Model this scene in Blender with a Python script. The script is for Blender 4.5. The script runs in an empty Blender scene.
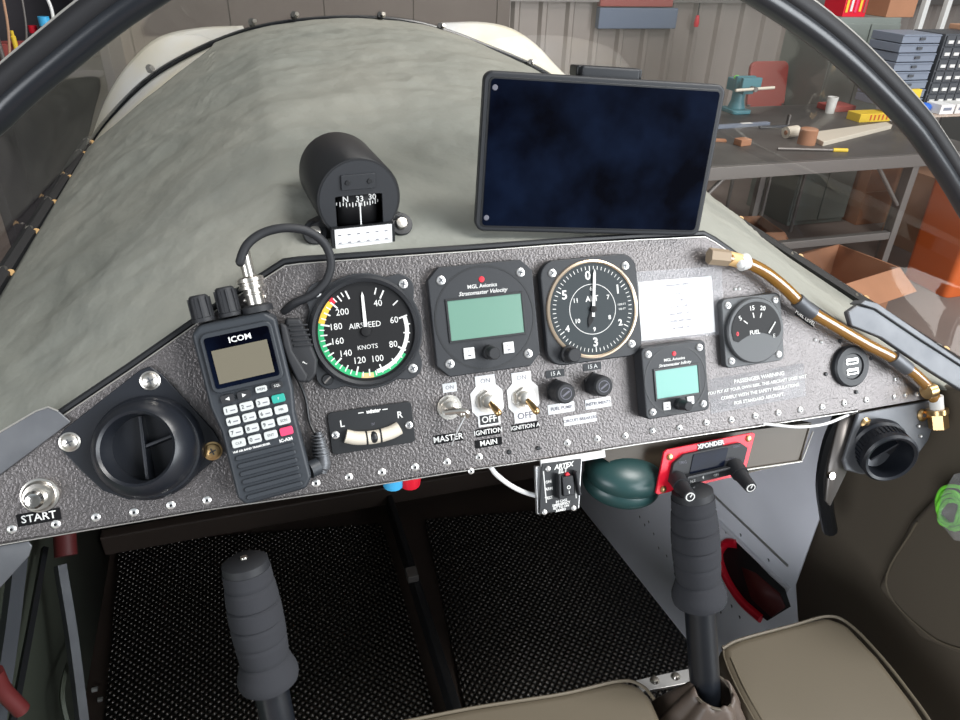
import bpy, bmesh, math, random
from mathutils import Vector, Matrix, noise
random.seed(4)
sc = bpy.context.scene
COL = sc.collection
# ------------------------------------------------------------------ camera
CAM = Vector((-0.06396, -0.46964, 1.50565))
CR = Vector((0.95514018, -0.29460956, 0.03020668)).normalized()
CU = Vector((0.12579068, 0.49591617, 0.85921118)).normalized()
CF = Vector((0.26811181, 0.8168674, -0.5107286)).normalized()
cd = bpy.data.cameras.new('camera'); cam = bpy.data.objects.new('camera', cd); COL.objects.link(cam)
cd.sensor_width = 36; cd.lens = 27; cd.clip_start = 0.02; cd.clip_end = 60
m = Matrix.Identity(4)
for i in range(3):
    m[i][0] = CR[i]; m[i][1] = CU[i]; m[i][2] = -CF[i]; m[i][3] = CAM[i]
cam.matrix_world = m
sc.camera = cam
# ------------------------------------------------------------------ light
w = bpy.data.worlds.new('world'); sc.world = w; w.use_nodes = True
bg = w.node_tree.nodes['Background']; bg.inputs[0].default_value = (0.80, 0.90, 1.0, 1); bg.inputs[1].default_value = 0.28
def area(name, loc, target, sx, sy, power, col):
    l = bpy.data.lights.new(name, 'AREA'); l.shape = 'RECTANGLE'; l.size = sx; l.size_y = sy; l.energy = power; l.color = col
    o = bpy.data.objects.new(name, l); COL.objects.link(o); o.location = loc
    o.rotation_euler = (Vector(target) - Vector(loc)).to_track_quat('-Z', 'Y').to_euler(); return o
area('open_hangar_door_daylight', (4.3, -4.3, 2.4), (0.4, 0, 1.2), 4.2, 3.2, 260, (0.93, 0.97, 1.0))
area('added_left_fill', (-3.6, -3.0, 2.0), (0.4, 0.1, 0.95), 3.0, 2.2, 110, (0.92, 0.95, 1.0))  # no window here: area light added from the left to brighten the side skin
area('roof_skylight', (2.2, -0.9, 4.6), (0.4, 0.1, 1.1), 1.6, 1.6, 125, (1.0, 0.98, 0.95))
area('roof_skylight_far', (1.5, 2.4, 4.7), (2.2, 3.6, 1.0), 3.0, 2.0, 62, (1.0, 0.98, 0.95))
vs = sc.view_settings
vs.view_transform = 'Standard'; vs.look = 'None'; vs.gamma = 1; vs.use_curve_mapping = False; vs.exposure = 0.75
# ------------------------------------------------------------------ rays: a pixel of the frame to a point at a real distance
TH = math.radians(26); ST, CT = math.sin(TH), math.cos(TH)
O = Vector((0, 0, 1.25)); PN = Vector((0, -CT, ST)); PU = Vector((0, ST, CT)); PX = Vector((1, 0, 0))
def ray(px, py): return CF + CR * ((px - 480) / 720) - CU * ((py - 360) / 720)
def atY(px, py, y): d = ray(px, py); return CAM + d * ((y - CAM.y) / d.y)
def atZ(px, py, z): d = ray(px, py); return CAM + d * ((z - CAM.z) / d.z)
def atX(px, py, x): d = ray(px, py); return CAM + d * ((x - CAM.x) / d.x)
def atD(px, py, t): return CAM + ray(px, py) * t
def atP(px, py, h=0.0):           # on the instrument panel plane raised h mm
    d = ray(px, py); return CAM + d * (((O - CAM).dot(PN) + h * .001) / d.dot(PN))
def pp(px, py, h=0.0):            # the same in panel millimetres
    q = atP(px, py, h) - O; return (q.x * 1000, q.dot(PU) * 1000)
def MP(px, py, h=0.0, rot=0.0, h0=None):
    """frame on the panel: x right, y up, z towards the pilot; the pixel is read at height h, origin put at height h0"""
    x, y = pp(px, py, h); hh = h if h0 is None else h0
    return MX(x, y, hh, rot)
def MX(x, y, h=0, rot=0):
    p = O + PX * x * .001 + PU * y * .001 + PN * h * .001
    M = Matrix(((1, 0, 0), (0, ST, -CT), (0, CT, ST))).to_4x4()
    return Matrix.Translation(p) @ M @ Matrix.Rotation(math.radians(rot), 4, 'Z')
# ------------------------------------------------------------------ materials
def mat(name, col, rough=.5, metal=0., bump=0., bscale=200., var=0., vscale=8., spec=.5, emit=None, trans=0, alpha=1, coat=0, col2=None, voronoi=False, dist=.0005):
    M = bpy.data.materials.new(name); M.use_nodes = True; nt = M.node_tree; b = nt.nodes['Principled BSDF']
    b.inputs['Base Color'].default_value = (*col, 1); b.inputs['Roughness'].default_value = rough; b.inputs['Metallic'].default_value = metal
    b.inputs['Specular IOR Level'].default_value = spec; b.inputs['Coat Weight'].default_value = coat
    if trans: b.inputs['Transmission Weight'].default_value = trans
    if emit: b.inputs['Emission Color'].default_value = (*emit[0], 1); b.inputs['Emission Strength'].default_value = emit[1]
    b.inputs['Alpha'].default_value = alpha
    tc = nt.nodes.new('ShaderNodeTexCoord')
    if bump:
        n = nt.nodes.new('ShaderNodeTexVoronoi' if voronoi else 'ShaderNodeTexNoise'); n.inputs['Scale'].default_value = bscale
        if not voronoi: n.inputs['Detail'].default_value = 3
        bp = nt.nodes.new('ShaderNodeBump'); bp.inputs['Strength'].default_value = bump; bp.inputs['Distance'].default_value = dist
        nt.links.new(tc.outputs['Object'], n.inputs['Vector']); nt.links.new(n.outputs[0], bp.inputs['Height']); nt.links.new(bp.outputs[0], b.inputs['Normal'])
    if var or col2:
        n = nt.nodes.new('ShaderNodeTexNoise'); n.inputs['Scale'].default_value = vscale; n.inputs['Detail'].default_value = 4
        r = nt.nodes.new('ShaderNodeValToRGB'); r.color_ramp.elements[0].position = .35; r.color_ramp.elements[1].position = .65
        c2 = col2 or tuple(c * (1 - var) for c in col)
        r.color_ramp.elements[0].color = (*c2, 1); r.color_ramp.elements[1].color = (*col, 1)
        nt.links.new(tc.outputs['Object'], n.inputs['Vector']); nt.links.new(n.outputs[0], r.inputs[0]); nt.links.new(r.outputs[0], b.inputs['Base Color'])
    return M
K = {}
K['panel'] = mat('hammertone_powder_coat', (.152, .140, .138), .34, .75, .75, 560, spec=.6, dist=.0009)
K['panel_edge'] = mat('bare_panel_edge', (.62, .6, .56), .35, .8)
K['black'] = mat('black_plastic', (.012, .013, .015), .42)
K['blacksoft'] = mat('soft_black_plastic', (.015, .016, .019), .6, bump=.2, bscale=900, dist=.0002)
K['gauge'] = mat('gauge_grey_black', (.019, .021, .025), .5, bump=.15, bscale=1200, dist=.0001)
K['vent'] = mat('vent_black_plastic', (.011, .013, .018), .36, bump=.1, bscale=600, dist=.0002)
K['facegrey'] = mat('gauge_face_grey', (.062, .066, .07), .45)
K['labelblack'] = mat('black_label_tape', (.006, .006, .007), .7, spec=.15)
K['rim'] = mat('pale_gold_rim', (.78, .62, .46), .3, .8)
K['dial'] = mat('dial_black', (.010, .010, .011), .5, spec=.25)
K['dialgrey'] = mat('altimeter_dial', (.026, .034, .038), .5, spec=.3)
K['white'] = mat('white_marking', (.72, .72, .70), .5)
K['paper'] = mat('white_paper', (.78, .78, .78), .6)
K['ink'] = mat('grey_ink', (.14, .14, .17), .7)
K['green'] = mat('green_arc', (.02, .38, .14), .5)
K['yellow'] = mat('yellow_arc', (.8, .45, .04), .5)
K['tan'] = mat('tan_reflection_and_fittings', (.7, .45, .2), .5)
K['red'] = mat('red_mark', (.7, .02, .04), .45)
K['redplate'] = mat('red_anodised_plate', (.72, .008, .03), .38, .1)
K['lcd'] = mat('green_lcd', (.14, .27, .21), .25)
K['lcdaqua'] = mat('aqua_lcd', (.10, .33, .28), .25)
K['lcdgrey'] = mat('grey_lcd', (.15, .135, .10), .25)
K['chrome'] = mat('chrome', (.8, .78, .74), .18, 1.)
K['nickel'] = mat('nickel', (.72, .68, .62), .28, 1.)
K['brass'] = mat('brass', (.62, .42, .2), .3, 1.)
K['rivet'] = mat('aluminium_rivet', (.85, .84, .82), .3, .85)
K['alu'] = mat('brushed_aluminium', (.62, .62, .62), .4, .8, .1, 300)
K['cloth'] = mat('grey_dust_cloth', (.30, .298, .262), .85, bump=.7, bscale=38, var=0, col2=(.235, .245, .22), vscale=3.5, spec=.1, dist=.004)
K['white_skin'] = mat('white_painted_skin', (.78, .80, .82), .3, col2=(.72, .68, .55), vscale=9)
K['side_white'] = mat('white_inner_skin', (.80, .81, .88), .5, var=.15, vscale=5)
K['brown_skin'] = mat('brown_primer', (.055, .038, .03), .6, var=.3, vscale=6)
K['green_skin'] = mat('green_primer', (.10, .115, .085), .6, var=.2, vscale=6)
K['tray'] = mat('olive_metal_tray', (.05, .038, .025), .4, .2)
K['tube'] = mat('satin_black_tube', (.009, .011, .015), .3, spec=.6)
K['seal'] = mat('rubber_seal', (.008, .008, .01), .6)
K['foam'] = mat('grip_foam', (.034, .035, .040), .95, bump=.6, bscale=1500, spec=.2, dist=.0004)
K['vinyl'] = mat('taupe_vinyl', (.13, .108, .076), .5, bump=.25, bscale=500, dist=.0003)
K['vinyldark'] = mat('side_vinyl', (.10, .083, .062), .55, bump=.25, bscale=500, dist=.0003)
K['leather'] = mat('brown_leather', (.10, .075, .06), .5, bump=.4, bscale=60, dist=.002)
K['screen'] = mat('dark_screen', (.0008, .001, .003), .14, col2=(.004, .0075, .020), vscale=20, spec=.08)
K['key'] = mat('grey_key', (.52, .54, .53), .5)
K['keygreen'] = mat('green_key', (.02, .33, .27), .5)
K['keyred'] = mat('pink_red_key', (.75, .05, .14), .5)
K['radio'] = mat('radio_plastic', (.024, .029, .036), .5, bump=.1, bscale=800, dist=.0002)
K['teal'] = mat('dark_green_shell', (.018, .055, .055), .36, spec=.5)
K['amber'] = mat('amber_hose', (.36, .17, .025), .12, trans=.3, spec=.8, coat=1)
K['fitting'] = mat('beige_fitting', (.34, .26, .18), .4)
K['railgrey'] = mat('scuffed_grey_metal', (.10, .105, .115), .45, .4, .2, 60, col2=(.14, .145, .155), vscale=30)
K['concrete'] = mat('hangar_concrete', (.23, .185, .165), .7, bump=.1, bscale=30, var=.2, vscale=1.5)
K['corr'] = mat('corrugated_sheet', (.34, .30, .275), .5, .2, var=.15, vscale=1.2)
K['doorbrown'] = mat('brown_grey_sliding_door', (.15, .12, .105), .6, var=.12, vscale=1)
K['grey'] = mat('painted_grey_wall', (.16, .165, .16), .7, var=.1, vscale=1)
K['purplegrey'] = mat('dim_purple_grey', (.05, .045, .052), .7)
K['cabinet'] = mat('grey_green_steel', (.21, .235, .215), .5, var=.08, vscale=2)
K['tabletop'] = mat('dark_bench_top', (.085, .08, .075), .5, var=.3, vscale=6)
K['maroon'] = mat('dull_maroon', (.10, .014, .014), .5)
K['steel'] = mat('bench_steel', (.20, .185, .175), .45, .6)
K['card'] = mat('cardboard', (.42, .20, .11), .8, var=.15, vscale=5)
K['cardp'] = mat('pale_cardboard', (.47, .27, .17), .8, var=.12, vscale=5)
K['orange'] = mat('orange_plastic', (.65, .13, .025), .45)
K['bluegrey'] = mat('blue_grey_tray', (.20, .23, .29), .5)
K['darkgrey'] = mat('dark_grey_plastic', (.07, .075, .085), .5)
K['bluep'] = mat('blue_plastic', (.03, .13, .55), .4)
K['sky'] = mat('light_blue_plastic', (.06, .42, .75), .4)
K['bluefaded'] = mat('faded_blue', (.13, .17, .25), .6)
K['redfaded'] = mat('faded_red', (.33, .07, .06), .6)
K['tealpaint'] = mat('teal_vise_paint', (.06, .20, .24), .45)
K['yellowp'] = mat('yellow_card', (.80, .55, .04), .5)
K['cream'] = mat('cream_plastic', (.66, .60, .50), .5)
K['lime'] = mat('lime_cord', (.20, .75, .06), .4)
K['clear'] = mat('clear_plastic', (.8, .8, .8), .1, alpha=.18)
K['sleeve'] = mat('clear_sleeve', (.75, .77, .82), .15, alpha=.10)
# glass of the windscreen: thin acrylic
def glassmat():
    M = bpy.data.materials.new('thin_acrylic'); M.use_nodes = True; nt = M.node_tree; nt.nodes.clear()
    o = nt.nodes.new('ShaderNodeOutputMaterial'); mx = nt.nodes.new('ShaderNodeMixShader'); t = nt.nodes.new('ShaderNodeBsdfTransparent'); g = nt.nodes.new('ShaderNodeBsdfGlossy')
    lw = nt.nodes.new('ShaderNodeLayerWeight'); lw.inputs[0].default_value = .5; pw = nt.nodes.new('ShaderNodeMath'); pw.operation = 'POWER'; pw.inputs[1].default_value = 5; f = nt.nodes.new('ShaderNodeMath'); f.operation = 'MULTIPLY_ADD'; f.inputs[1].default_value = .6; f.inputs[2].default_value = .05
    nt.links.new(lw.outputs['Facing'], pw.inputs[0]); nt.links.new(pw.outputs[0], f.inputs[0]); t.inputs[0].default_value = (.90, .885, .87, 1); g.inputs['Roughness'].default_value = .04
    nt.links.new(f.outputs[0], mx.inputs[0]); nt.links.new(t.outputs[0], mx.inputs[1]); nt.links.new(g.outputs[0], mx.inputs[2]); nt.links.new(mx.outputs[0], o.inputs[0]); return M
K['glass'] = glassmat()
# textured floor mat: small raised pyramids, two wave bands crossed
def matmat():
    M = mat('chequered_rubber_mat', (.045, .04, .036), .34, .35, spec=.7); nt = M.node_tree; b = nt.nodes['Principled BSDF']
    tc = nt.nodes.new('ShaderNodeTexCoord'); mp = nt.nodes.new('ShaderNodeMapping'); mp.inputs['Rotation'].default_value = (0, 0, math.radians(45))
    nt.links.new(tc.outputs['Object'], mp.inputs[0]); hs = []
    for d in ('X', 'Y'):
        wv = nt.nodes.new('ShaderNodeTexWave'); wv.bands_direction = d; wv.inputs['Scale'].default_value = 44; wv.wave_profile = 'SIN'; nt.links.new(mp.outputs[0], wv.inputs[0]); hs.append(wv)
    a = nt.nodes.new('ShaderNodeMath'); a.operation = 'MULTIPLY'; nt.links.new(hs[0].outputs['Fac'], a.inputs[0]); nt.links.new(hs[1].outputs['Fac'], a.inputs[1])
    bp = nt.nodes.new('ShaderNodeBump'); bp.inputs['Strength'].default_value = 1; bp.inputs['Distance'].default_value = .004
    nt.links.new(a.outputs[0], bp.inputs['Height']); nt.links.new(bp.outputs[0], b.inputs['Normal'])
    r = nt.nodes.new('ShaderNodeValToRGB'); r.color_ramp.elements[0].color = (.008, .007, .006, 1); r.color_ramp.elements[1].color = (.14, .12, .10, 1); r.color_ramp.elements[0].position = .2; r.color_ramp.elements[1].position = .8
    nt.links.new(a.outputs[0], r.inputs[0]); nt.links.new(r.outputs[0], b.inputs['Base Color']); return M
K['mat'] = matmat()
# ------------------------------------------------------------------ mesh builder (millimetres)
FONT = None
class MB:
    def __init__(s): s.b = bmesh.new(); s.mats = []
    def _m(s, k):
        if k not in s.mats: s.mats.append(k)
        return s.mats.index(k)
    def _fin(s, vs0, k, M=None):
        new = s.b.verts[:][vs0:] if isinstance(vs0, int) else vs0
        if M is not None: bmesh.ops.transform(s.b, matrix=M, verts=new)
        i = s._m(k); seen = set()
        for v in new:
            for f in v.link_faces: f.material_index = i
        return new
    def start(s): s.b.verts.ensure_lookup_table(); return len(s.b.verts)
    def box(s, c, d, k, rz=0, M=None):
        r = bmesh.ops.create_cube(s.b, size=1)['verts']
        bmesh.ops.transform(s.b, matrix=Matrix.Translation(c) @ Matrix.Rotation(math.radians(rz), 4, 'Z') @ Matrix.Diagonal((*d, 1)), verts=r)
        return s._fin(r, k, M)
    def faces(s, V, F, k, M=None):
        vv = [s.b.verts.new(v) for v in V]
        for f in F:
            try: s.b.faces.new([vv[i] for i in f])
            except ValueError: pass
        return s._fin(vv, k, M)
    def prism(s, poly, z0, z1, k, M=None, taper=1.0):
        n = len(poly); cx = sum(p[0] for p in poly) / n; cy = sum(p[1] for p in poly) / n
        V = [(x, y, z0) for x, y in poly] + [(cx + (x - cx) * taper, cy + (y - cy) * taper, z1) for x, y in poly]
        ar = sum(poly[i][0] * poly[(i + 1) % n][1] - poly[(i + 1) % n][0] * poly[i][1] for i in range(n))
        F = [list(range(n))[::-1], list(range(n, 2 * n))] + [[i, (i + 1) % n, n + (i + 1) % n, n + i] for i in range(n)]
        if ar < 0: F = [f[::-1] for f in F]
        return s.faces(V, F, k, M)
    def ring(s, ri, ro, z0, z1, k, a0=0, a1=360, c=(0, 0), n=None, M=None):
        """arc band, clockwise angles from the top; full turn closes"""
        n = n or max(3, int((a1 - a0) / 6)); full = a1 - a0 >= 360; V = []; F = []
        for i in range(n + (0 if full else 1)):
            a = math.radians(a0 + (a1 - a0) * i / n); sx, cy = math.sin(a), math.cos(a)
            V += [(c[0] + sx * r_, c[1] + cy * r_, z) for r_, z in ((ri, z0), (ro, z0), (ro, z1), (ri, z1))]
        N = n + (0 if full else 1)
        for i in range(n):
            j = (i + 1) % N
            for q in range(4): F.append([i * 4 + q, i * 4 + (q + 1) % 4, j * 4 + (q + 1) % 4, j * 4 + q])
        if not full: F += [[0, 3, 2, 1], [n * 4, n * 4 + 1, n * 4 + 2, n * 4 + 3]]
        return s.faces(V, F, k, M)
    def lathe(s, prof, k, n=48, c=(0, 0, 0), M=None):
        """profile of (radius, z) about the z axis, closed where radius is 0"""
        V = []; F = []; idx = []
        for r_, z in prof:
            if r_ <= 1e-6: idx.append([len(V)] * n); V.append((c[0], c[1], c[2] + z))
            else:
                idx.append(list(range(len(V), len(V) + n)))
                V += [(c[0] + r_ * math.cos(2 * math.pi * i / n), c[1] + r_ * math.sin(2 * math.pi * i / n), c[2] + z) for i in range(n)]
        for a, b in zip(idx[:-1], idx[1:]):
            for i in range(n):
                q = [a[i], a[(i + 1) % n], b[(i + 1) % n], b[i]]; u = []
                for t in q:
                    if t not in u: u.append(t)
                if len(u) > 2: F.append(u)
        return s.faces(V, F, k, M)
    def cyl(s, p0, p1, r0, k, r1=None, n=24, M=None):
        p0, p1 = Vector(p0), Vector(p1); r1 = r0 if r1 is None else r1; d = p1 - p0; L = d.length
        T = Matrix.Translation(p0) @ d.to_track_quat('Z', 'Y').to_matrix().to_4x4()
        return s.lathe([(0, 0), (r0, 0), (r1, L), (0, L)], k, n, M=(M @ T if M is not None else T))
    def tube(s, pts, r, k, n=12, sub=6, M=None, flat=None, radii=None):
        P = spline(pts, sub) if sub > 1 else [Vector(p) for p in pts]
        V = []; F = []; t0 = (P[1] - P[0]).normalized(); nrm = t0.orthogonal().normalized()
        if flat: nrm = (Vector(flat) - t0 * Vector(flat).dot(t0)).normalized()
        for i, p in enumerate(P):
            t = (P[min(i + 1, len(P) - 1)] - P[max(i - 1, 0)]).normalized()
            nrm = (nrm - t * nrm.dot(t)).normalized(); b_ = t.cross(nrm)
            rr = r if radii is None else radii[min(len(radii) - 1, int(i / (len(P) - 1) * (len(radii) - 1) + .5))]
            V += [tuple(p + (nrm * math.cos(2 * math.pi * j / n) + b_ * math.sin(2 * math.pi * j / n)) * rr) for j in range(n)]
        for i in range(len(P) - 1):
            for j in range(n): F.append([i * n + j, i * n + (j + 1) % n, (i + 1) * n + (j + 1) % n, (i + 1) * n + j])
        F += [list(range(n))[::-1], [(len(P) - 1) * n + j for j in range(n)]]
        return s.faces(V, F, k, M)
    def grid(s, fn, nu, nv, k, th=0, M=None):
        V = [tuple(fn(i / nu, j / nv)) for j in range(nv + 1) for i in range(nu + 1)]
        F = [[j * (nu + 1) + i, j * (nu + 1) + i + 1, (j + 1) * (nu + 1) + i + 1, (j + 1) * (nu + 1) + i] for j in range(nv) for i in range(nu)]
        return s.faces(V, F, k, M)
    def sphere(s, c, r, k, sc_=(1, 1, 1), M=None, n=20):
        q = bmesh.ops.create_uvsphere(s.b, u_segments=n, v_segments=n // 2, radius=r)['verts']
        bmesh.ops.transform(s.b, matrix=Matrix.Translation(c) @ Matrix.Diagonal((*sc_, 1)), verts=q)
        return s._fin(q, k, M)
    def text(s, t, x, y, cap, k, z=0.0, rot=0, align='CENTER', shear=0, sx=1.0, bold=0.0, M=None, depth=.08):
        cu = bpy.data.curves.new('t', 'FONT'); cu.body = t; cu.size = cap / .7; cu.align_x = align; cu.align_y = 'CENTER'; cu.extrude = depth / 1; cu.shear = shear; cu.offset = bold; cu.resolution_u = 2
        o = bpy.data.objects.new('t', cu); COL.objects.link(o); dg = bpy.context.evaluated_depsgraph_get(); dg.update()
        me = bpy.data.meshes.new_from_object(o.evaluated_get(dg)); n0 = len(s.b.verts)
        s.b.from_mesh(me); s.b.verts.ensure_lookup_table(); new = s.b.verts[n0:]
        T = Matrix.Translation((x, y, z + depth)) @ Matrix.Rotation(math.radians(rot), 4, 'Z') @ Matrix.Diagonal((sx, 1, 1, 1))
        bmesh.ops.transform(s.b, matrix=T, verts=new)
        bpy.data.objects.remove(o); bpy.data.curves.remove(cu); bpy.data.meshes.remove(me)
        return s._fin(new, k, M)
    def build(s, name, parent=None, M=None, bevel=0, seg=2, sub=0, solid=0, smooth=True, world=False, auto=False, angle=35, soff=-1):
        me = bpy.data.meshes.new(name)
        if s.b.faces and not solid and s.b.faces and not any(len(e.link_faces) == 1 for e in s.b.edges):
            bmesh.ops.recalc_face_normals(s.b, faces=s.b.faces[:])
        S = 0.001; off = Vector((0, 0, 0))
        if auto:
            xs = [v.co.x for v in s.b.verts]; ys = [v.co.y for v in s.b.verts]; zs = [v.co.z for v in s.b.verts]
            off = Vector(((min(xs) + max(xs)) / 2, (min(ys) + max(ys)) / 2, min(zs)))
        for v in s.b.verts: v.co = (v.co - off) * S
        if smooth:
            s.b.normal_update()
            for f in s.b.faces: f.smooth = True
            for e in s.b.edges:
                if len(e.link_faces) == 2 and e.calc_face_angle(0) > math.radians(angle): e.smooth = False
        s.b.to_mesh(me); s.b.free()
        for k in s.mats: me.materials.append(K[k])
        o = bpy.data.objects.new(name, me); COL.objects.link(o)
        if parent is not None:
            o.parent = parent
            if world: o.matrix_parent_inverse = parent.matrix_world.inverted()
        elif M is not None: o.matrix_world = M
        if auto: o.location = off * S
        if solid: q = o.modifiers.new('s', 'SOLIDIFY'); q.thickness = solid * S; q.offset = soff
        if bevel:
            for e in me.edges: e.use_edge_sharp = False
            q = o.modifiers.new('b', 'BEVEL'); q.width = bevel * S; q.segments = seg; q.limit_method = 'ANGLE'; q.angle_limit = math.radians(30)
            o.modifiers.new('w', 'WEIGHTED_NORMAL')
        if sub: q = o.modifiers.new('u', 'SUBSURF'); q.levels = q.render_levels = sub
        return o
def spline(pts, sub):
    P = [Vector(p) for p in pts]; out = []
    for i in range(len(P) - 1):
        a = P[i - 1] if i else P[0] * 2 - P[1]; b, c = P[i], P[i + 1]; d = P[i + 2] if i + 2 < len(P) else P[-1] * 2 - P[-2]
        for j in range(sub):
            t = j / sub; out.append(.5 * ((2 * b) + (c - a) * t + (2 * a - 5 * b + 4 * c - d) * t * t + (3 * b - a - 3 * c + d) * t ** 3))
    out.append(P[-1]); return out
def tag(o, label, cat, group=None, kind=None):
    o['label'] = label; o['category'] = cat
    if group: o['group'] = group
    if kind: o['kind'] = kind
    return o
def thing(name, label, cat, M=None, loc=None, group=None):
    o = bpy.data.objects.new(name, None); o.empty_display_size = .02; COL.objects.link(o)
    o.matrix_world = M if M is not None else Matrix.Translation(loc or (0, 0, 0))
    return tag(o, label, cat, group)
def struct(o): o['kind'] = 'structure'; return o
def mm(v): return Vector(v) * 1000
def copy_tree(o, parent=None):
    c = o.copy(); COL.objects.link(c); c.parent = parent
    for ch in list(o.children): copy_tree(ch, c)
    return c
def rrect(w, h, r, n=5, cx=0, cy=0):
    P = []
    for sx, sy, a0 in ((1, 1, 0), (-1, 1, 90), (-1, -1, 180), (1, -1, 270)):
        for i in range(n + 1):
            a = math.radians(a0 + 90 * i / n); P.append((cx + sx * (w / 2 - r) + r * math.cos(a), cy + sy * (h / 2 - r) + r * math.sin(a)))
    return P
def pol(a, r): a = math.radians(a); return (math.sin(a) * r, math.cos(a) * r)
# ================================================================== the hangar
WY = 4600
b = MB(); b.box((800, 700, -50), (12000, 9000, 100), 'concrete'); struct(b.build('floor'))
b = MB()
xs = []; x = -2600
V = []; F = []
while x < 6000: xs += [(x, 0), (x + 130, 0), (x + 150, -28), (x + 180, -28)]; x += 200
for i, (x, dy) in enumerate(xs): V += [(x, WY + dy, 0), (x, WY + dy, 4500)]
for i in range(len(xs) - 1): F.append([2 * i, 2 * i + 2, 2 * i + 3, 2 * i + 1])
b.faces(V, F, 'corr'); struct(b.build('wall_front', solid=3, smooth=False))
b = MB(); b.box((-1700, 1700, 2250), (60, 5700, 4500), 'grey'); struct(b.build('wall_left'))
b = MB(); b.box((5800, 1200, 2250), (60, 6700, 4500), 'grey'); struct(b.build('wall_right'))
b = MB(); b.box((2050, 1200, 4950), (7600, 7000, 60), 'grey'); struct(b.build('ceiling'))
b = MB(); b.box((-3300, -5230, 2300), (7600, 60, 4600), 'grey'); struct(b.build('wall_back'))  # unseen partial wall, added so the panel's left end reflects something dark
# framing rails on the corrugated wall
b = MB()
for q in (1150, 2600): b.box((2100, WY - 60, q), (7000, 50, 60), 'steel')
struct(b.build('trim_1'))

b = MB(); q0 = mm(atY(508, 60, 4.5)).x; b.box(((q0 - 2600) / 2, 4530, 2200), (q0 + 2600, 40, 4400), 'doorbrown')
for i in range(5): b.box((q0 - 60 - i * 560, 4505, 2200), (60, 14, 4400), 'doorbrown')
struct(b.build('door_1'))
def bpx(name, x0, y0, x1, y1, Y, dep, k, label, cat, bevel=0, group=None, parent=None, rz=0):
    a = mm(atY(x0, y1, Y / 1000)); c = mm(atY(x1, y0, Y / 1000)); b = MB()
    m0 = mm(atY((x0 + x1) / 2, y1, Y / 1000)); m1 = mm(atY((x0 + x1) / 2, y0, Y / 1000))
    cx = (a.x + c.x) / 2
    b.box((cx, Y + dep / 2, (m0.z + m1.z) / 2), (abs(c.x - a.x), dep, abs(m1.z - m0.z)), k)
    if parent is not None: return b.build(name, parent=parent, world=True, bevel=bevel)
    o = b.build(name, auto=True, bevel=bevel); return tag(o, label, cat, group)

# ---- work table  by the right of the plane
T0 = mm(atZ(690, 170, .75)); T1 = mm(atZ(905, 150, .75))
tx0, tx1, ty0, ty1 = 1500, 2700, 1930, 2900
t = thing('work_table', 'dark steel work table with tubular legs beyond the right of the windscreen', 'table', loc=(2.1, 2.4, 0))
b = MB(); b.box((2270, 2415, 742), (1540, 970, 16), 'tabletop'); b.build('table_top', t, world=True, bevel=3)
b = MB(); b.box((2270, 1925, 722), (1540, 24, 52), 'steel'); b.box((2270, 2905, 722), (1540, 24, 52), 'steel'); b.build('apron', t, world=True, bevel=2)
for x in (1530, 2670):
    for y in (1940, 2890):
        b = MB(); b.box((x, y, 349), (36, 36, 698), 'steel'); b.build('leg', t, world=True, bevel=3)
b = MB(); b.box((2100, 1940, 380), (1104, 30, 34), 'steel'); b.build('lower_rail', t, world=True, bevel=2)
b = MB(); b.cyl((1550, 1940, 520), (1720, 1940, 697), 9, 'steel'); b.build('brace', t, world=True)
b = MB(); b.cyl((2650, 1940, 520), (2480, 1940, 697), 9, 'steel'); b.build('brace', t, world=True)
# things on the table
p = mm(atZ(735, 112, .75))
def onT(px, py): return mm(atZ(px, py, .75))
t = thing('bench_vise', 'teal painted bench vise on the work table', 'vise', loc=(p.x * .001, p.y * .001, .75))
b = MB(); b.prism(rrect(110, 130, 20), 0, 20, 'tealpaint'); b.lathe([(0, 20), (45, 20), (32, 60), (32, 110), (0, 110)], 'tealpaint', 24); b.box((0, 0, 130), (60, 150, 60), 'tealpaint'); b.box((0, -80, 150), (110, 24, 60), 'tealpaint'); b.box((0, -30, 150), (110, 24, 60), 'tealpaint'); b.build('vise_body', t, bevel=4)
b = MB(); b.cyl((-110, -120, 130), (110, -120, 138), 7, 'cream'); b.cyl((0, -90, 132), (0, -130, 132), 12, 'steel'); b.build('vise_handle', t)
b = MB(); b.sphere((-30, 0, 168), 14, 'lime', (1.2, 1, .8)); b.build('screw_cap', t)
p = onT(740, 127); b = MB(); b.box((p.x, p.y, 758), (330, 26, 16), 'bluegrey', rz=4); b.box((p.x + 30, p.y - 2, 767), (60, 22, 3), 'white', rz=4); tag(b.build('spirit_level', auto=True, bevel=2), 'thin blue grey level lying on the work table beside the vise', 'level')
p = onT(742, 145); b = MB(); b.box((p.x, p.y, 764), (62, 44, 28), 'card', rz=12); tag(b.build('wood_block', auto=True, bevel=3), 'small reddish brown block near the front edge of the work table', 'block')
p = onT(713, 141); b = MB(); b.box((p.x, p.y, 755), (110, 30, 10), 'card', rz=-25); tag(b.build('wood_strip', auto=True, bevel=2), 'flat brown strip leading to the small block on the work table', 'wood')
p = onT(790, 138); b = MB(); b.cyl((p.x - 30, p.y, 775), (p.x + 35, p.y + 10, 778), 25, 'cream'); b.cyl((p.x - 32, p.y, 775), (p.x - 28, p.y, 775), 10, 'card'); tag(b.build('paper_roll', auto=True), 'short cream paper roll lying on the work table', 'roll')
p = onT(808, 145); b = MB(); b.lathe([(0, 0), (38, 0), (38, 62), (34, 66), (0, 66)], 'card', 28, c=(p.x + 5, p.y + 20, 750)); tag(b.build('brown_tin', auto=True), 'round brown tin standing beside the cream paper roll', 'tin')
p = onT(820, 146); q = onT(885, 126)
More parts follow.
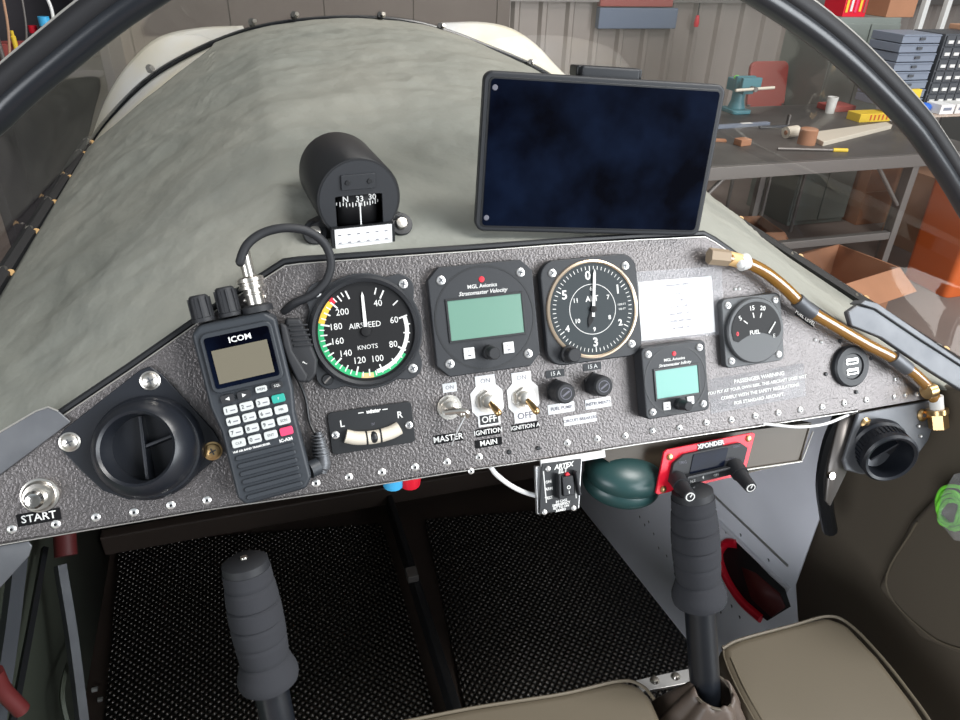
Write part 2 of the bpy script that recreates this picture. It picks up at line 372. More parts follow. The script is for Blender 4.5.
b = MB(); b.prism([(p.x + 5, p.y - 10), (q.x - 20, q.y - 60), (q.x, q.y), (p.x + 40, p.y + 150)], 750, 770, 'cream'); tag(b.build('foam_wedge', auto=True, bevel=2), 'pale tapered board lying on the right half of the work table', 'board')
p = onT(820, 152); b = MB(); b.cyl((p.x - 170, p.y + 60, 757), (p.x + 60, p.y - 5, 757), 6, 'steel'); b.cyl((p.x + 60, p.y - 5, 757), (p.x + 120, p.y - 22, 757), 8, 'yellowp'); tag(b.build('hand_file', auto=True), 'long steel file with a yellow handle on the work table', 'file')
p = onT(784, 128); t = thing('clamp', 'black bar clamp standing between the level and the paper roll', 'clamp', loc=(p.x * .001, p.y * .001, .75))
b = MB(); b.box((-60, 0, 9), (160, 16, 10), 'darkgrey'); b.build('bar', t, bevel=1); b = MB(); b.box((14, 0, 32), (10, 16, 60), 'steel'); b.build('jaw', t, bevel=1)
p = onT(820, 110); b = MB(); b.lathe([(0, 0), (22, 0), (27, 80), (24, 80), (20, 6), (0, 6)], 'white', 24, c=(p.x, p.y - 70, 750)); tag(b.build('plastic_cup', auto=True), 'white plastic cup near the far side of the work table', 'cup')
p = onT(866, 120); t = thing('parts_box', 'yellow parts box at the far right of the work table', 'box', loc=(p.x * .001, p.y * .001, .75))
b = MB(); b.box((10, 0, 20), (190, 90, 40), 'yellowp'); b.build('box_body', t, bevel=2); b = MB()
for i in range(5): b.box((-20 + i * 25, -46, 22), (8, 2, 26), 'orange', rz=0)
b.build('stripe_print', t)
# red chairs and cardboard behind and beneath
def chair(px, py, Y, label):
    p = mm(atY(px, py, Y / 1000)); zt = p.z
    t = thing('plastic_chair', label, 'chair', loc=(p.x * .001, Y * .001, 0))
    b = MB(); b.prism(rrect(260, 260, 40), -12, 12, 'redfaded', M=Matrix.Translation((0, 30, zt)) @ Matrix.Rotation(math.radians(80), 4, 'X')); b.build('backrest', t, bevel=4)
    b = MB(); b.box((0, -180, zt - 330), (280, 340, 24), 'redfaded'); b.build('seat', t, bevel=8)
    for sx in (-120, 120):
        for y in (-330, 0): b = MB(); b.cyl((sx, y, 0), (sx, y, zt - 330 if y else zt - 100), 11, 'steel'); b.build('leg', t)
chair(770, 86, 3260, 'faded red plastic chair behind the work table, left of the grey green cabinet')
p = onT(852, 109); b = MB(); b.box((min(p.x, 2940), min(p.y, 2800), 765), (150, 120, 30), 'redfaded'); tag(b.build('shallow_tray', auto=True, bevel=3), 'shallow faded red tray at the far side of the work table beside the cup', 'tray')

def carton(px, py, w, d, h, rz, k, label, flaps=False, z=0, Y=None):
    p = mm(atZ(px, py, z / 1000.)) if Y is None else mm(atY(px, py, Y / 1000))
    if Y is not None: p.z = z
    t = thing('cardboard_box', label, 'box', M=Matrix.Translation((p.x * .001, p.y * .001, z * .001)) @ Matrix.Rotation(math.radians(rz), 4, 'Z'), group='cardboard boxes by the work table')
    b = MB()
    if flaps:
        for c, s_ in (((0, -d / 2, h / 2), (w, 6, h)), ((0, d / 2, h / 2), (w, 6, h)), ((-w / 2, 0, h / 2), (6, d, h)), ((w / 2, 0, h / 2), (6, d, h)), ((0, 0, 3), (w, d, 6))): b.box(c, s_, k)
        b.build('carton', t)
        for c, ax, an, s_ in (((0, -d / 2, h), 'X', 35, (w, d * .42)), ((0, d / 2, h), 'X', -30, (w, d * .42)), ((-w / 2, 0, h), 'Y', -60, (d * .42, d)), ((w / 2, 0, h), 'Y', 50, (d * .42, d))):
            b = MB(); sg = -1 if (c[0] < 0 or c[1] < 0) else 1
            ctr = (0, sg * s_[1] / 2, 0) if ax == 'X' else (sg * s_[0] / 2, 0, 0)
            b.box(ctr, (s_[0], s_[1], 4), k, M=Matrix.Translation(c) @ Matrix.Rotation(math.radians(an * (1 if ax == 'X' else 1)), 4, ax)); b.build('flap', t)
    else:
        b.box((0, 0, h / 2), (w, d, h), k); b.build('carton', t, bevel=3)
    b = MB(); b.box((0, -d / 2 - 1.6 - (3 if flaps else 0), h * .5), (w * .96, 1, 6), 'card' if k == 'cardp' else 'cardp'); b.build('seam_tape', t)
carton(822, 324, 400, 300, 300, 14, 'card', 'open cardboard box on the floor nearest the windscreen', True)
carton(738, 280, 230, 230, 300, -8, 'card', 'cardboard box on the floor at the left, partly behind the windscreen rail', True)
carton(914, 243, 300, 240, 430, 3, 'cardp', 'closed pale cardboard box on the floor behind the table leg')
carton(858, 218, 240, 220, 420, 0, 'card', 'tall brown cardboard box in shade beneath the work table')
# ---- right: cabinet, drawers, bins
Y = 3000
p0 = mm(atY(822, 100, 3)); p1 = mm(atY(905, 18, 3))
t = thing('steel_cabinet', 'tall grey green steel cabinet behind the work table', 'cabinet', loc=((p0.x + p1.x) * .0005, 3.2, 0))
zt = p1.z
b = MB(); b.box(((p0.x + p1.x) / 2, 3230, zt / 2), (p1.x - p0.x, 420, zt), 'cabinet'); b.build('cabinet_body', t, world=True, bevel=4)
for s in (-1, 1):
    b = MB(); b.box(((p0.x + p1.x) / 2 + s * (p1.x - p0.x) / 4, 3014, zt / 2), ((p1.x - p0.x) / 2 - 8, 14, zt - 60), 'cabinet'); d = b.build('cabinet_door', t, world=True, bevel=3)
    b = MB(); b.box(((p0.x + p1.x) / 2 + s * 22, 3000, zt / 2), (12, 14, 90), 'steel'); b.build('handle', d, world=True, bevel=2)
ax = p0.x
def ontop(px, w, d, h, k, label, cat, Yc=3130, name='box', bev=3):
    p = mm(atY(px, 15, Yc / 1000.)); b = MB(); b.box((p.x, Yc, zt + h / 2), (w, d, h), k); return tag(b.build(name, auto=True, bevel=bev), label, cat)
t = ontop(843, 150, 160, 130, 'redplate', 'bright red box on top of the grey green cabinet', 'box', name='red_box')
b = MB()
for i, k in enumerate(('yellowp', 'white', 'keyred', 'yellowp', 'redfaded')): b.box((-58 + i * 29, -82, 60), (14, 3, 76 - 10 * (i % 2)), k)
b.build('box_print', t)
ontop(886, 190, 200, 140, 'card', 'brown cardboard box beside the red box on top of the cabinet', 'box', name='cardboard_box')
Y = 2500
# parts drawer stacks
def traystack(px0, px1, py0, n, Y, k, label, front=None):
    a = mm(atY(px0, py0, Y / 1000)); c = mm(atY(px1, py0, Y / 1000)); w_ = c.x - a.x; hh = 42
    for i in range(n):
        z = a.z - (i + 1) * hh
        b = MB(); b.box((0, 0, hh / 2 - 1), (w_, 200, hh - 4), k); b.box((0, -101, hh - 7), (w_ * 1.0, 8, 5), k)
        o = b.build('parts_case', M=Matrix.Translation(((a.x + w_ / 2 + random.uniform(-6, 6)) * .001, (Y + 100) * .001, z * .001)), bevel=2)
        nth = ['topmost', 'second from the top', 'third from the top', 'fourth from the top', 'fifth from the top', 'sixth from the top', 'seventh from the top', 'eighth from the top'][i]
        tag(o, 'flat blue grey parts case by the canopy hoop, %s in its stack' % nth, 'case', 'stacked blue grey parts cases')
        b = MB(); b.box((0, -106, hh / 2), (30, 4, 12), 'darkgrey'); b.build('latch', o)
    return a.z - n * hh
zb = traystack(905, 943, 34, 8, 2500, 'bluegrey', '')
a = mm(atY(945, 34, 2.5)); 
t = thing('drawer_cabinet', 'dark small-parts drawer cabinet with pale labels at the right edge', 'cabinet', loc=((a.x + 130) * .001, 2.6, (a.z - 8 * 42) * .001))
b = MB(); b.box((0, 0, 168), (240, 200, 336), 'darkgrey'); b.build('cabinet_shell', t, bevel=3)
for r_ in range(6):
    for c_ in range(4):
        b = MB(); b.box((-88 + c_ * 58, -104, 30 + r_ * 55), (52, 10, 48), 'darkgrey'); d = b.build('drawer', t, bevel=2)
        b = MB(); b.box((-88 + c_ * 58, -111, 26 + r_ * 55), (30, 5, 14), 'white'); b.build('drawer_label', d)
# shelf below them and what stands on it
sh = a.z - 8 * 42
t = thing('storage_bench', 'white topped storage bench carrying the parts cases by the right canopy frame', 'bench', loc=(a.x * .001, 2.55, 0))
b = MB(); b.box((a.x + 250, 2560, sh - 12), (700, 420, 22), 'cream'); b.build('bench_top', t, world=True, bevel=3)
for s in (-85, 585):
    b = MB(); b.box((a.x + s, 2380, (sh - 24) / 2), (30, 30, sh - 24), 'steel'); b.build('leg', t, world=True, bevel=3)
p = mm(atZ(911, 97, sh / 1000)); p.y = 2440; t = thing('card_packet', 'yellow card packet with a black oval leaning on the parts cases', 'packet', loc=(mm(atY(914, 95, 2.44)).x * .001, 2.44, sh * .001))
b = MB(); b.box((0, 0, 48), (62, 22, 96), 'yellowp', rz=0); b.build('packet', t, bevel=1); b = MB(); b.sphere((-6, -11.5, 40), 18, 'black', (1, .08, .7)); b.build('oval_print', t)
b = MB(); b.sphere((0, 0, 22), 26, 'bluep', (1.5, 1, .85)); o = b.build('blue_pouch', M=Matrix.Translation((mm(atY(926, 102, 2.38)).x * .001, 2.38, sh * .001))); tag(o, 'small bright blue pouch in front of the yellow packet', 'pouch')
for i, (dx, n, kk) in enumerate(((0, 'white box of parts beside the blue pouch', 'paper'), (95, 'white box of parts at the right edge of the photo', 'white'))):
    b = MB(); b.box((0, 0, 22), (84, 90, 44), kk); b.box((0, -46, 24), (50, 1.5, 14), 'bluegrey'); o = b.build('parts_carton', M=Matrix.Translation(((mm(atY(941, 104, 2.36)).x + dx) * .001, 2.36, sh * .001)), bevel=2); tag(o, n, 'box', 'small white cartons on the storage bench')
for i in range(2):
    t = thing('storage_bin', ['orange plastic storage bin on the floor by the right canopy frame', 'orange plastic storage bin on the floor at the right edge, farther right'][i], 'bin', loc=((mm(atY(935, 160, 2.1)).x + 330 + i * 350) * .001, 2.08, 0), group='orange bins under the storage bench')
    b = MB(); b.prism(rrect(270, 280, 30), 0, 640, 'orange', taper=1.12); b.build('bin_body', t, bevel=4)
    b = MB(); b.prism(rrect(330, 340, 36), 640, 664, 'orange'); b.build('bin_rim', t, bevel=5)
    b = MB(); b.box((0, -152, 560), (90, 14, 30), 'orange'); b.build('handle', t, bevel=4)
# posts on wall
for i, px in enumerate((923, 945)):
    p = mm(atY(px, 12, 3.4)); b = MB(); b.box((p.x, 3400, 1000), (34, 34, 2000), 'white'); tag(b.build('shelf_post', auto=True, bevel=2), ['white upright post above the parts cases, left of the pair', 'white upright post above the parts cases, right of the pair'][i], 'post', 'white shelf posts')
p = mm(atY(956, 30, 2.7)); b = MB(); b.box((p.x + 120, 2600, sh + 336 + 14), (330, 220, 24), 'cardp'); tag(b.build('wooden_board', auto=True, bevel=3), 'pale wooden board lying on the dark drawer cabinet', 'board')
# signs on the corrugated wall
WF = WY - 45
bpx('wall_tray', 598, 8, 679, 29, WF - 60, 60, 'bluefaded', 'faded blue tray hung on the corrugated wall', 'tray', 8)
bpx('wall_box', 600, -14, 676, 7, WF - 55, 55, 'redfaded', 'faded red tray hung above the blue one on the corrugated wall', 'tray', 8)
p = mm(atY(697, 20, (WF - 30) / 1000)); t = thing('pull_cord', 'dark pull cord with a red handle hanging on the corrugated wall', 'cord', loc=(p.x * .001, p.y * .001, p.z * .001))
b = MB(); b.cyl((0, 0, 30), (-4, 0, 900), 5, 'black', n=8); b.build('cord', t); b = MB(); b.lathe([(0, -45), (16, -45), (20, -20), (12, 30), (0, 34)], 'redplate', 16); b.build('handle', t)
# ---- left of the plane: shelf with bottles
t = thing('tool_shelf', 'dim grey tool shelf standing left of the plane in the top left corner', 'shelf', loc=(-1.0, 1.75, 0))
a = mm(atY(-40, 85, 1.7)); c = mm(atY(110, 85, 1.7))
b = MB(); b.box(((a.x + c.x) / 2, 1990, 1100), (c.x - a.x, 20, 2200), 'purplegrey'); b.build('back_board', t, world=True)
szl = mm(atY(50, 73, 1.7)).z
b = MB(); b.box(((a.x + c.x) / 2, 1860, szl - 10), (c.x - a.x, 240, 18), 'purplegrey'); b.build('shelf_board', t, world=True, bevel=2)
for q in (a.x, c.x): b = MB(); b.box((q, 1860, 1100), (24, 260, 2200), 'purplegrey'); b.build('side_board', t, world=True, bevel=2)
def bottle(px, h, r_, k, cap, label, y=1800):
    p = mm(atY(px, 60, y / 1000)); t = thing('bottle', label, 'bottle', loc=(p.x * .001, y * .001, szl * .001))
    b = MB(); b.lathe([(0, 0), (r_, 0), (r_, h * .62), (r_ * .45, h * .8), (r_ * .45, h * .84), (0, h * .84)], k, 24); b.build('bottle_body', t)
    b = MB(); b.lathe([(0, h * .82), (r_ * .52, h * .82), (r_ * .52, h), (0, h)], cap, 20); b.build('cap', t)
    b = MB(); b.lathe([(r_ + .5, h * .15), (r_ + .5, h * .5)], 'white' if cap == 'sky' else 'redfaded', 24); b.build('bottle_label', t)
bottle(54, 120, 26, 'bluegrey', 'sky', 'grey bottle with a light blue cap on the shelf at top left')
bottle(41, 96, 20, 'darkgrey', 'redplate', 'small dark bottle with a red cap beside the blue-capped bottle', 1830)
bz = mm(atY(12, 62, 1.7)).z
p = mm(atY(10, 75, 1.74)); t = thing('marker_box', 'maroon box holding pens on the shelf at the far left', 'box', loc=(p.x * .001, 1.80, szl * .001))
b = MB(); b.box((0, 0, 30), (96, 60, 60), 'redfaded'); b.build('box_body', t, bevel=2)
for i, (dx, k, h) in enumerate(((-34, 'darkgrey', 96), (-10, 'steel', 104), (26, 'yellowp', 92))):
    p2 = Matrix.Translation(((p.x + dx) * .001, 1.76, szl * .001)); b = MB(); b.lathe([(0, 0), (6, 0), (6, h - 14), (4, h - 12), (4, h), (0, h)], k, 14); o = b.build('marker_pen', M=p2)
    tag(o, ['dark grey marker pen in front of the maroon box', 'steel grey marker pen in front of the maroon box', 'yellow marker pen in front of the maroon box'][i], 'pen', 'marker pens by the maroon box')
for i, (x0, x1) in enumerate(((2, 10), (21, 27), (44, 54))):
    q0 = mm(atY(x0, -8, 1.72)); q1 = mm(atY(x1, [60, 55, 22][i], 1.72)); b = MB(); b.tube([q0, (q0 + q1) / 2 + Vector((4, 0, 0)), q1], [3, 2.5, 4][i], ['cardp', 'steel', 'white'][i], n=8)
    tag(b.build('hanging_cable', auto=True), ['tan cable hanging at the far left edge', 'thin grey cable hanging left of the bottles', 'white cable hanging down above the blue-capped bottle'][i], 'cable', 'cables hanging in front of the tool shelf')

# ================================================================== the aircraft
FUS = thing('aircraft_fuselage', 'light aircraft cockpit shell with white cowl, dark footwell and firewall', 'aircraft', loc=(.12, .1, 0.4))
def fus(b, name, **kw): return b.build(name, FUS, world=True, **kw)
YF = .70
# windscreen base line and forward arc
Npx = [(-150, 530), (0, 462), (75, 409), (130, 372), (200, 322), (285, 266), (380, 259), (480, 252), (600, 243), (705, 237), (760, 272), (850, 332), (940, 392), (1000, 398)]
Fpx = [(90, 145), (110, 118), (150, 79), (200, 50), (250, 31), (300, 22), (360, 19), (420, 25), (480, 45), (545, 74), (595, 112), (625, 152)]
NC = [mm(atP(x, y, -2)) for x, y in Npx]; NC[-1] = mm(atP(1010, 404, -2))
FC = [mm(atY(x, y, YF)) for x, y in Fpx]
def poly_at(P, t):
    L = [0]
    for a, c in zip(P[:-1], P[1:]): L.append(L[-1] + (c - a).length)
    s = t * L[-1]
    for i in range(len(P) - 1):
        if s <= L[i + 1] + 1e-9: return P[i].lerp(P[i + 1], (s - L[i]) / max(1e-9, L[i + 1] - L[i]))
    return P[-1]
NS = NC; FSp = spline(FC, 6)
def deckpt(u, v): 
    a = poly_at(NS, u); c = poly_at(FSp, u); p = a.lerp(c, v)
    p.z += 22 * math.sin(math.pi * u) * math.sin(math.pi * v)   # crowned skin
    return p
b = MB(); b.grid(lambda u, v: deckpt(u, .035 + .965 * v) - Vector((0, 0, 1 + 9 * (1 - v) ** .5)), 60, 40, 'white_skin'); fus(b, 'cowl_skin', solid=2)
# cloth
def vmax(u):
    if u < .24: return .97 - .13 * math.sin(math.pi * u / .24) ** .7
    if u > .66: return .97 - .16 * math.sin(math.pi * min(1, (u - .66) / .3)) ** .8
    return .985
def clothpt(u, v):
    uu = .012 + .976 * u; vm = vmax(uu); p = deckpt(uu, .004 + v * (vm - .004))
    e = min(1, v * 8, (1 - v) * 8 + .2, u * 16, (1 - u) * 16)
    n = noise.noise(Vector((p.x * .009, p.y * .022, 1))) * 6 + (1 - abs(noise.noise(Vector((p.x * .012 - p.y * .012, p.x * .02 + p.y * .03, 4)))) * 2) * 3.2 + noise.noise(Vector((p.x * .05 - p.y * .03, p.y * .09 + p.x * .03, 7))) * 1.8 + noise.noise(Vector((p.x * .004, p.y * .006, 9))) * 4
    p.z += 2 + e * n * .8
    return p
b = MB(); b.grid(clothpt, 170, 110, 'cloth'); o = b.build('dust_cover', auto=True, solid=1.2, soff=-1); tag(o, 'wrinkled grey cloth cover spread over the deck ahead of the instrument panel', 'cover')
# white skin leaves outside the arc
def leaf(outer, inner, dy):
    A = spline([mm(atY(x, y, YF + dy)) for x, y in outer], 8); C = spline([mm(atY(x, y, YF)) for x, y in inner], 8)
    b = MB(); n = len(A) - 1
    def fn(u, v):
        p = poly_at(A, u).lerp(poly_at(C, u), v); return p
    b.grid(fn, 30, 8, 'white_skin'); return b
fus(leaf([(92, 140), (108, 98), (130, 64), (160, 38), (200, 29), (243, 27)], [(90, 147), (110, 120), (150, 81), (200, 52), (228, 40), (246, 33)], .06), 'cowl_cheek', solid=2)
fus(leaf([(440, 24), (480, 23), (510, 29), (535, 45), (555, 66), (575, 86)], [(440, 32), (470, 42), (500, 53), (520, 62), (545, 76), (572, 92)], .06), 'cowl_cheek', solid=2)
# bow at the front of the windscreen, with its bolts
b = MB(); b.tube([p + Vector((0, -3, 2)) for p in FC], 3.6, 'tube', n=10); bow = fus(b, 'windscreen_bow')
for x, y in [(150, 70), (252, 24), (294, 17), (380, 17), (440, 28), (530, 64)]:
    p = mm(atY(x, y, YF - .012)); b = MB(); b.cyl(p, p + Vector((0, -5, 4)), 5, 'black', n=8); b.cyl(p + Vector((4, -5, 2)), p + Vector((4, -9, 5)), 3, 'nickel', n=8); b.build('bow_bolt', bow, world=True)
# side seams
def seam(A, B, ts, name):
    b = MB(); L = [A.lerp(B, t) for t in (0, .2, .4, .6, .8, 1)]
    b.tube([p + Vector((0, 0, 3)) for p in L], 10, 'black', n=8); o = fus(b, name)
    for t in ts:
        p = A.lerp(B, t) + Vector((0, 0, 9)); b = MB(); b.cyl(p - Vector((0, 0, 4)), p + Vector((0, -2, 3)), 6, 'nickel', n=10, r1=4); b.cyl(p + Vector((7, -4, -4)), p + Vector((7, -7, 0)), 4, 'tan', n=8); b.build('seam_fastener', o, world=True)
    return o
N0, N1, F0, F1 = NC[0], NC[-1], FC[0], FC[-1]
seam(N0, F0, (.33, .45, .58, .69, .80, .92, .985), 'windscreen_rail'); seam(N1, F1, (.12, .27, .42, .585), 'windscreen_rail')
# canopy: hoop, seal, edge, windscreen
CAN = thing('aircraft_canopy', 'clear windscreen with its black tubular hoop arching over the cockpit', 'canopy', loc=(.12, .1, 1.2))
YB = .10
tl = (YB * 1000 - N0.y) / (F0.y - N0.y); tr_ = (YB * 1000 - N1.y) / (F1.y - N1.y)
BL = N0.lerp(F0, tl); BR = N1.lerp(F1, tr_)
Bpx = [(-62, 190), (0, 114), (62, 59), (138, 1), (250, -62), (360, -92), (470, -103), (580, -88), (680, -48), (775, 6), (841, 55), (902, 115), (930, 151), (962, 202), (1000, 275)]
BC = [N0 + Vector((-14, 0, 2))] + [mm(atY(x, y, YB)) for x, y in Bpx] + [N1 + Vector((34, 0, 2))]
b = MB(); b.tube(BC, 9.6, 'tube', n=20); b.build('hoop_tube', CAN, world=True)
cen = Vector((sum(p.x for p in BC) / len(BC), YB * 1000, 1230))
def outw(P, d):
    o = []
    for i, p in enumerate(P):
        t = (P[min(i + 1, len(P) - 1)] - P[max(i - 1, 0)]).normalized(); n = Vector((0, 1, 0)).cross(t).normalized()
        if n.dot(p - cen) < 0: n = -n
        o.append(p + n * d)
    return o
BS = spline(BC, 5)
b = MB(); b.tube(outw(BS, 11), 8.6, 'seal', n=12, sub=1); b.build('rubber_seal', CAN, world=True)
b = MB(); b.tube([p + Vector((0, -2, 0)) for p in outw(BS, 19)], 1.1, 'panel_edge', n=8, sub=1); b.build('acrylic_edge', CAN, world=True)
BSo = outw(BS, 7)
def wspt(u, v):
    a = poly_at(BSo, u); c = poly_at(FSp, u); p = a.lerp(c, v); p.z += 30 * math.sin(math.pi * v) * math.sin(math.pi * u) ; return p
b = MB(); b.grid(wspt, 60, 24, 'glass'); b.build('windscreen_glass', CAN, world=True)

b = MB(); b.box((640, 130, 830), (5, 1140, 460), 'white_skin'); fus(b, 'outer_skin')
b = MB(); b.box((-400, 130, 830), (5, 1140, 460), 'white_skin'); fus(b, 'outer_skin')
# footwell
ZF = 660
def wall(poly, k, name, th=4, **kw):
    b = MB(); b.faces([tuple(p) for p in poly], [list(range(len(poly)))], k); return fus(b, name, solid=th, **kw)
b = MB(); b.box((60, 60, ZF - 8), (1000, 860, 8), 'brown_skin'); fus(b, 'floor_pan')
b = MB(); b.prism([(-440, ZF - 10), (600, ZF - 10), (600, 1140), (-440, 1140)], 0, 6, 'brown_skin', M=Matrix.Translation((0, 470, 0)) @ Matrix.Rotation(math.radians(90), 4, 'X')); fw = fus(b, 'firewall')
b = MB()
for i in range(22): b.cyl((-330 + i * 36, 464, 725), (-330 + i * 36, 460, 725), 3, 'darkgrey', n=8)
for i in range(6): b.cyl((-200 + i * 110, 464, 700), (-200 + i * 110, 458, 700), 5, 'steel', n=8)
b.build('rivet_row', fw, world=True)
b = MB(); b.box((60, 445, ZF + 40), (820, 20, 36), 'brown_skin'); fus(b, 'firewall_stiffener', bevel=3)
# centre keel
k0 = mm(atZ(392, 505, .70)); k1 = mm(atZ(455, 700, .70))
b = MB(); kx = (k0.x + k1.x) / 2
b.prism([(k0.x - 5, 455), (k0.x + 5, 455), (k1.x + 6, k1.y - 60), (k1.x - 6, k1.y - 60)], ZF, ZF + 42, 'black'); fus(b, 'centre_keel', bevel=3)
b = MB(); q = mm(atZ(412, 576, .705)); b.box((q.x, q.y, ZF + 48), (16, 20, 12), 'steel'); fus(b, 'keel_clip', bevel=1)
# floor mats
def floormat(px, label):
    P = [mm(atZ(x, y, ZF / 1000)) for x, y in px]; b = MB(); b.prism([(p.x, p.y) for p in P], ZF - 3.5, ZF + 2, 'mat'); tag(b.build('floor_mat', auto=True), label, 'floor mat', 'chequered footwell mats')
floormat([(425, 520), (577, 508), (640, 575), (692, 645), (700, 690), (470, 730)], 'black chequered rubber floor mat right of the keel, below the instrument panel')
floormat([(120, 545), (382, 524), (441, 735), (100, 780)], 'black chequered rubber floor mat left of the keel, under the left control stick')
# right side skin: sloping wall, ledge, lightening hole
A0 = mm(atZ(577, 500, ZF / 1000)); A1 = mm(atZ(700, 655, ZF / 1000))
def sidept(y, z):
    xb = A0.x + (A1.x - A0.x) * (y - A0.y) / (A1.y - A0.y); return Vector((xb + (z - ZF) * .30, y, z))
hole = mm(atX(757, 572, .455)); 
def toside(px, py):
    # meet the sloping wall
    d = ray(px, py); lo, hi = .1, 3.
    for _ in range(50):
        t = (lo + hi) / 2; p = mm(CAM + d * t); s = sidept(p.y, p.z)
        if p.x < s.x: lo = t
        else: hi = t
    return mm(CAM + d * t)
b = MB(); SK = [sidept(455, ZF), sidept(-60, ZF)] + [toside(x, y) for x, y in [(800, 650), (796, 585), (838, 470), (846, 425)]] + [sidept(90, 1115), sidept(455, 1115)]; b.faces(SK, [list(range(len(SK)))], 'side_white'); side = fus(b, 'side_skin', solid=3, soff=1)
b = MB(); P = [toside(690, 492), toside(745, 545), toside(792, 590)]
b.tube([p + Vector((-2, 0, 0)) for p in P], 4, 'side_white', n=8); b.build('longeron', side, world=True)
b = MB(); P = [toside(712, 492), toside(752, 530), toside(790, 566)]; b.tube([p + Vector((-1, 0, 0)) for p in P], 3, 'alu', n=8); b.build('longeron', side, world=True)
# lightening hole: dark red interior disc with a red flanged lip
HP = [toside(x, y) for x, y in [(722, 550), (728, 541), (740, 541), (752, 552), (772, 575), (787, 588), (793, 606), (770, 620), (745, 600), (728, 575)]]
b = MB(); b.faces([p + Vector((-3, 0, 0)) for p in HP], [list(range(len(HP)))], 'seal'); b.build('opening', side, world=True, solid=2)
b = MB(); b.tube([p + Vector((-5, 0, 0)) for p in [toside(x, y) for x, y in [(765, 618), (745, 600), (730, 577), (723, 555), (729, 543), (740, 543)]]], 6, 'redplate', n=10); b.build('opening_lip', side, world=True)
b = MB(); HPr = [toside(x, y) + Vector((-6, 0, 0)) for x, y in [(746, 566), (760, 572), (784, 592), (790, 606), (776, 616), (756, 598)]]
b.faces(HPr, [list(range(len(HPr)))], 'maroon'); b.build('opening_backing', side, world=True, solid=1.5)
for i, (x, y) in enumerate([(727, 532), (742, 535), (749, 549), (720, 575), (726, 590), (733, 606), (741, 617), (722, 612), (744, 606), (770, 560), (634, 505), (641, 517), (650, 522), (655, 534), (668, 556), (676, 574), (682, 594), (660, 548), (646, 525)]):
    p = toside(x, y); b = MB(); b.cyl(p + Vector((1, 0, 0)), p + Vector((-3, 0, .5)), 2.4, 'darkgrey', n=8); b.build('side_rivet', side, world=True)
# flange along mat edge
FP = [toside(x, y) for x, y in [(575, 498), (600, 488), (700, 600), (700, 648), (640, 570)]]
b = MB(); e0 = A0 + Vector((4, 0, 3)); e1 = A1 + Vector((4, 0, 3))
b.faces([e0 + Vector((-6, 0, 0)), e1 + Vector((-6, 0, 0)), e1 + Vector((-14, 0, 32)) + Vector((18, 0, 0)), e0 + Vector((30, 0, 40))], [[0, 1, 2, 3]], 'alu'); fl = fus(b, 'floor_flange', solid=2)
for i in range(9):
    p = e0.lerp(e1, .05 + i * .11) + Vector((8, 0, 16)); b = MB(); b.cyl(p + Vector((2, 0, -1)), p + Vector((-5, 0, 3)), 3.4 if i % 3 else 5, 'nickel', n=10); b.build('flange_rivet', fl, world=True)
# left side
b = MB(); b.faces([(-350, 460, ZF), (-350, -300, ZF), (-372, -300, 1165), (-372, 460, 1165)], [[0, 1, 2, 3]], 'green_skin'); ls = fus(b, 'side_skin', solid=3, soff=1)
def strut(pts, w_, k, name):
    b = MB(); P = [mm(atX(x, y, X_)) for x, y, X_ in pts]
    b.tube(P, w_, k, n=4, flat=(0, 1, 0)); return b.build(name, ls, world=True)
strut([(60, 565, -.33), (72, 640, -.325), (84, 735, -.32)], 7, 'railgrey', 'side_channel')
strut([(70, 735, -.33), (62, 690, -.335), (76, 640, -.34)], 3, 'green_skin', 'side_bracket')
strut([(18, 560, -.34), (8, 640, -.34), (-6, 730, -.34)], 9, 'darkgrey', 'side_frame')
strut([(45, 548, -.345), (30, 630, -.345), (10, 735, -.345)], 4, 'black', 'side_cable_duct')
p = mm(atX(3, 690, -.32)); b = MB(); b.tube([p + Vector((0, 0, 24)), p, p + Vector((6, 0, -30))], 7, 'maroon', n=12); b.build('red_grommet', ls, world=True)
p = mm(atX(66, 556, -.32)); b = MB(); b.cyl(p, p + Vector((0, 20, 20)), 12, 'maroon', n=12); b.build('red_tubing', ls, world=True)
b = MB()
for i, (x, y) in enumerate([(120, 575), (122, 598), (118, 625), (92, 690), (98, 700), (110, 645)]):
    p = mm(atX(x, y, -.335)); b.cyl(p, p + Vector((6, 0, 0)), 3, 'rivet', n=8)
b.build('rivet_row', ls, world=True)
# red and blue fittings under the panel
for (x, y, k, nm) in ((410, 476, 'redplate', 'red'), (393, 477, 'sky', 'blue')):
    p = mm(atP(x, y - 1, -22)); b = MB(); b.lathe([(0, -9), (8, -9), (9, 0), (7, 9), (0, 9)], k, 16, c=p); tag(b.build('hose_fitting', auto=True), '%s hose fitting just showing under the panel edge' % nm, 'fitting')
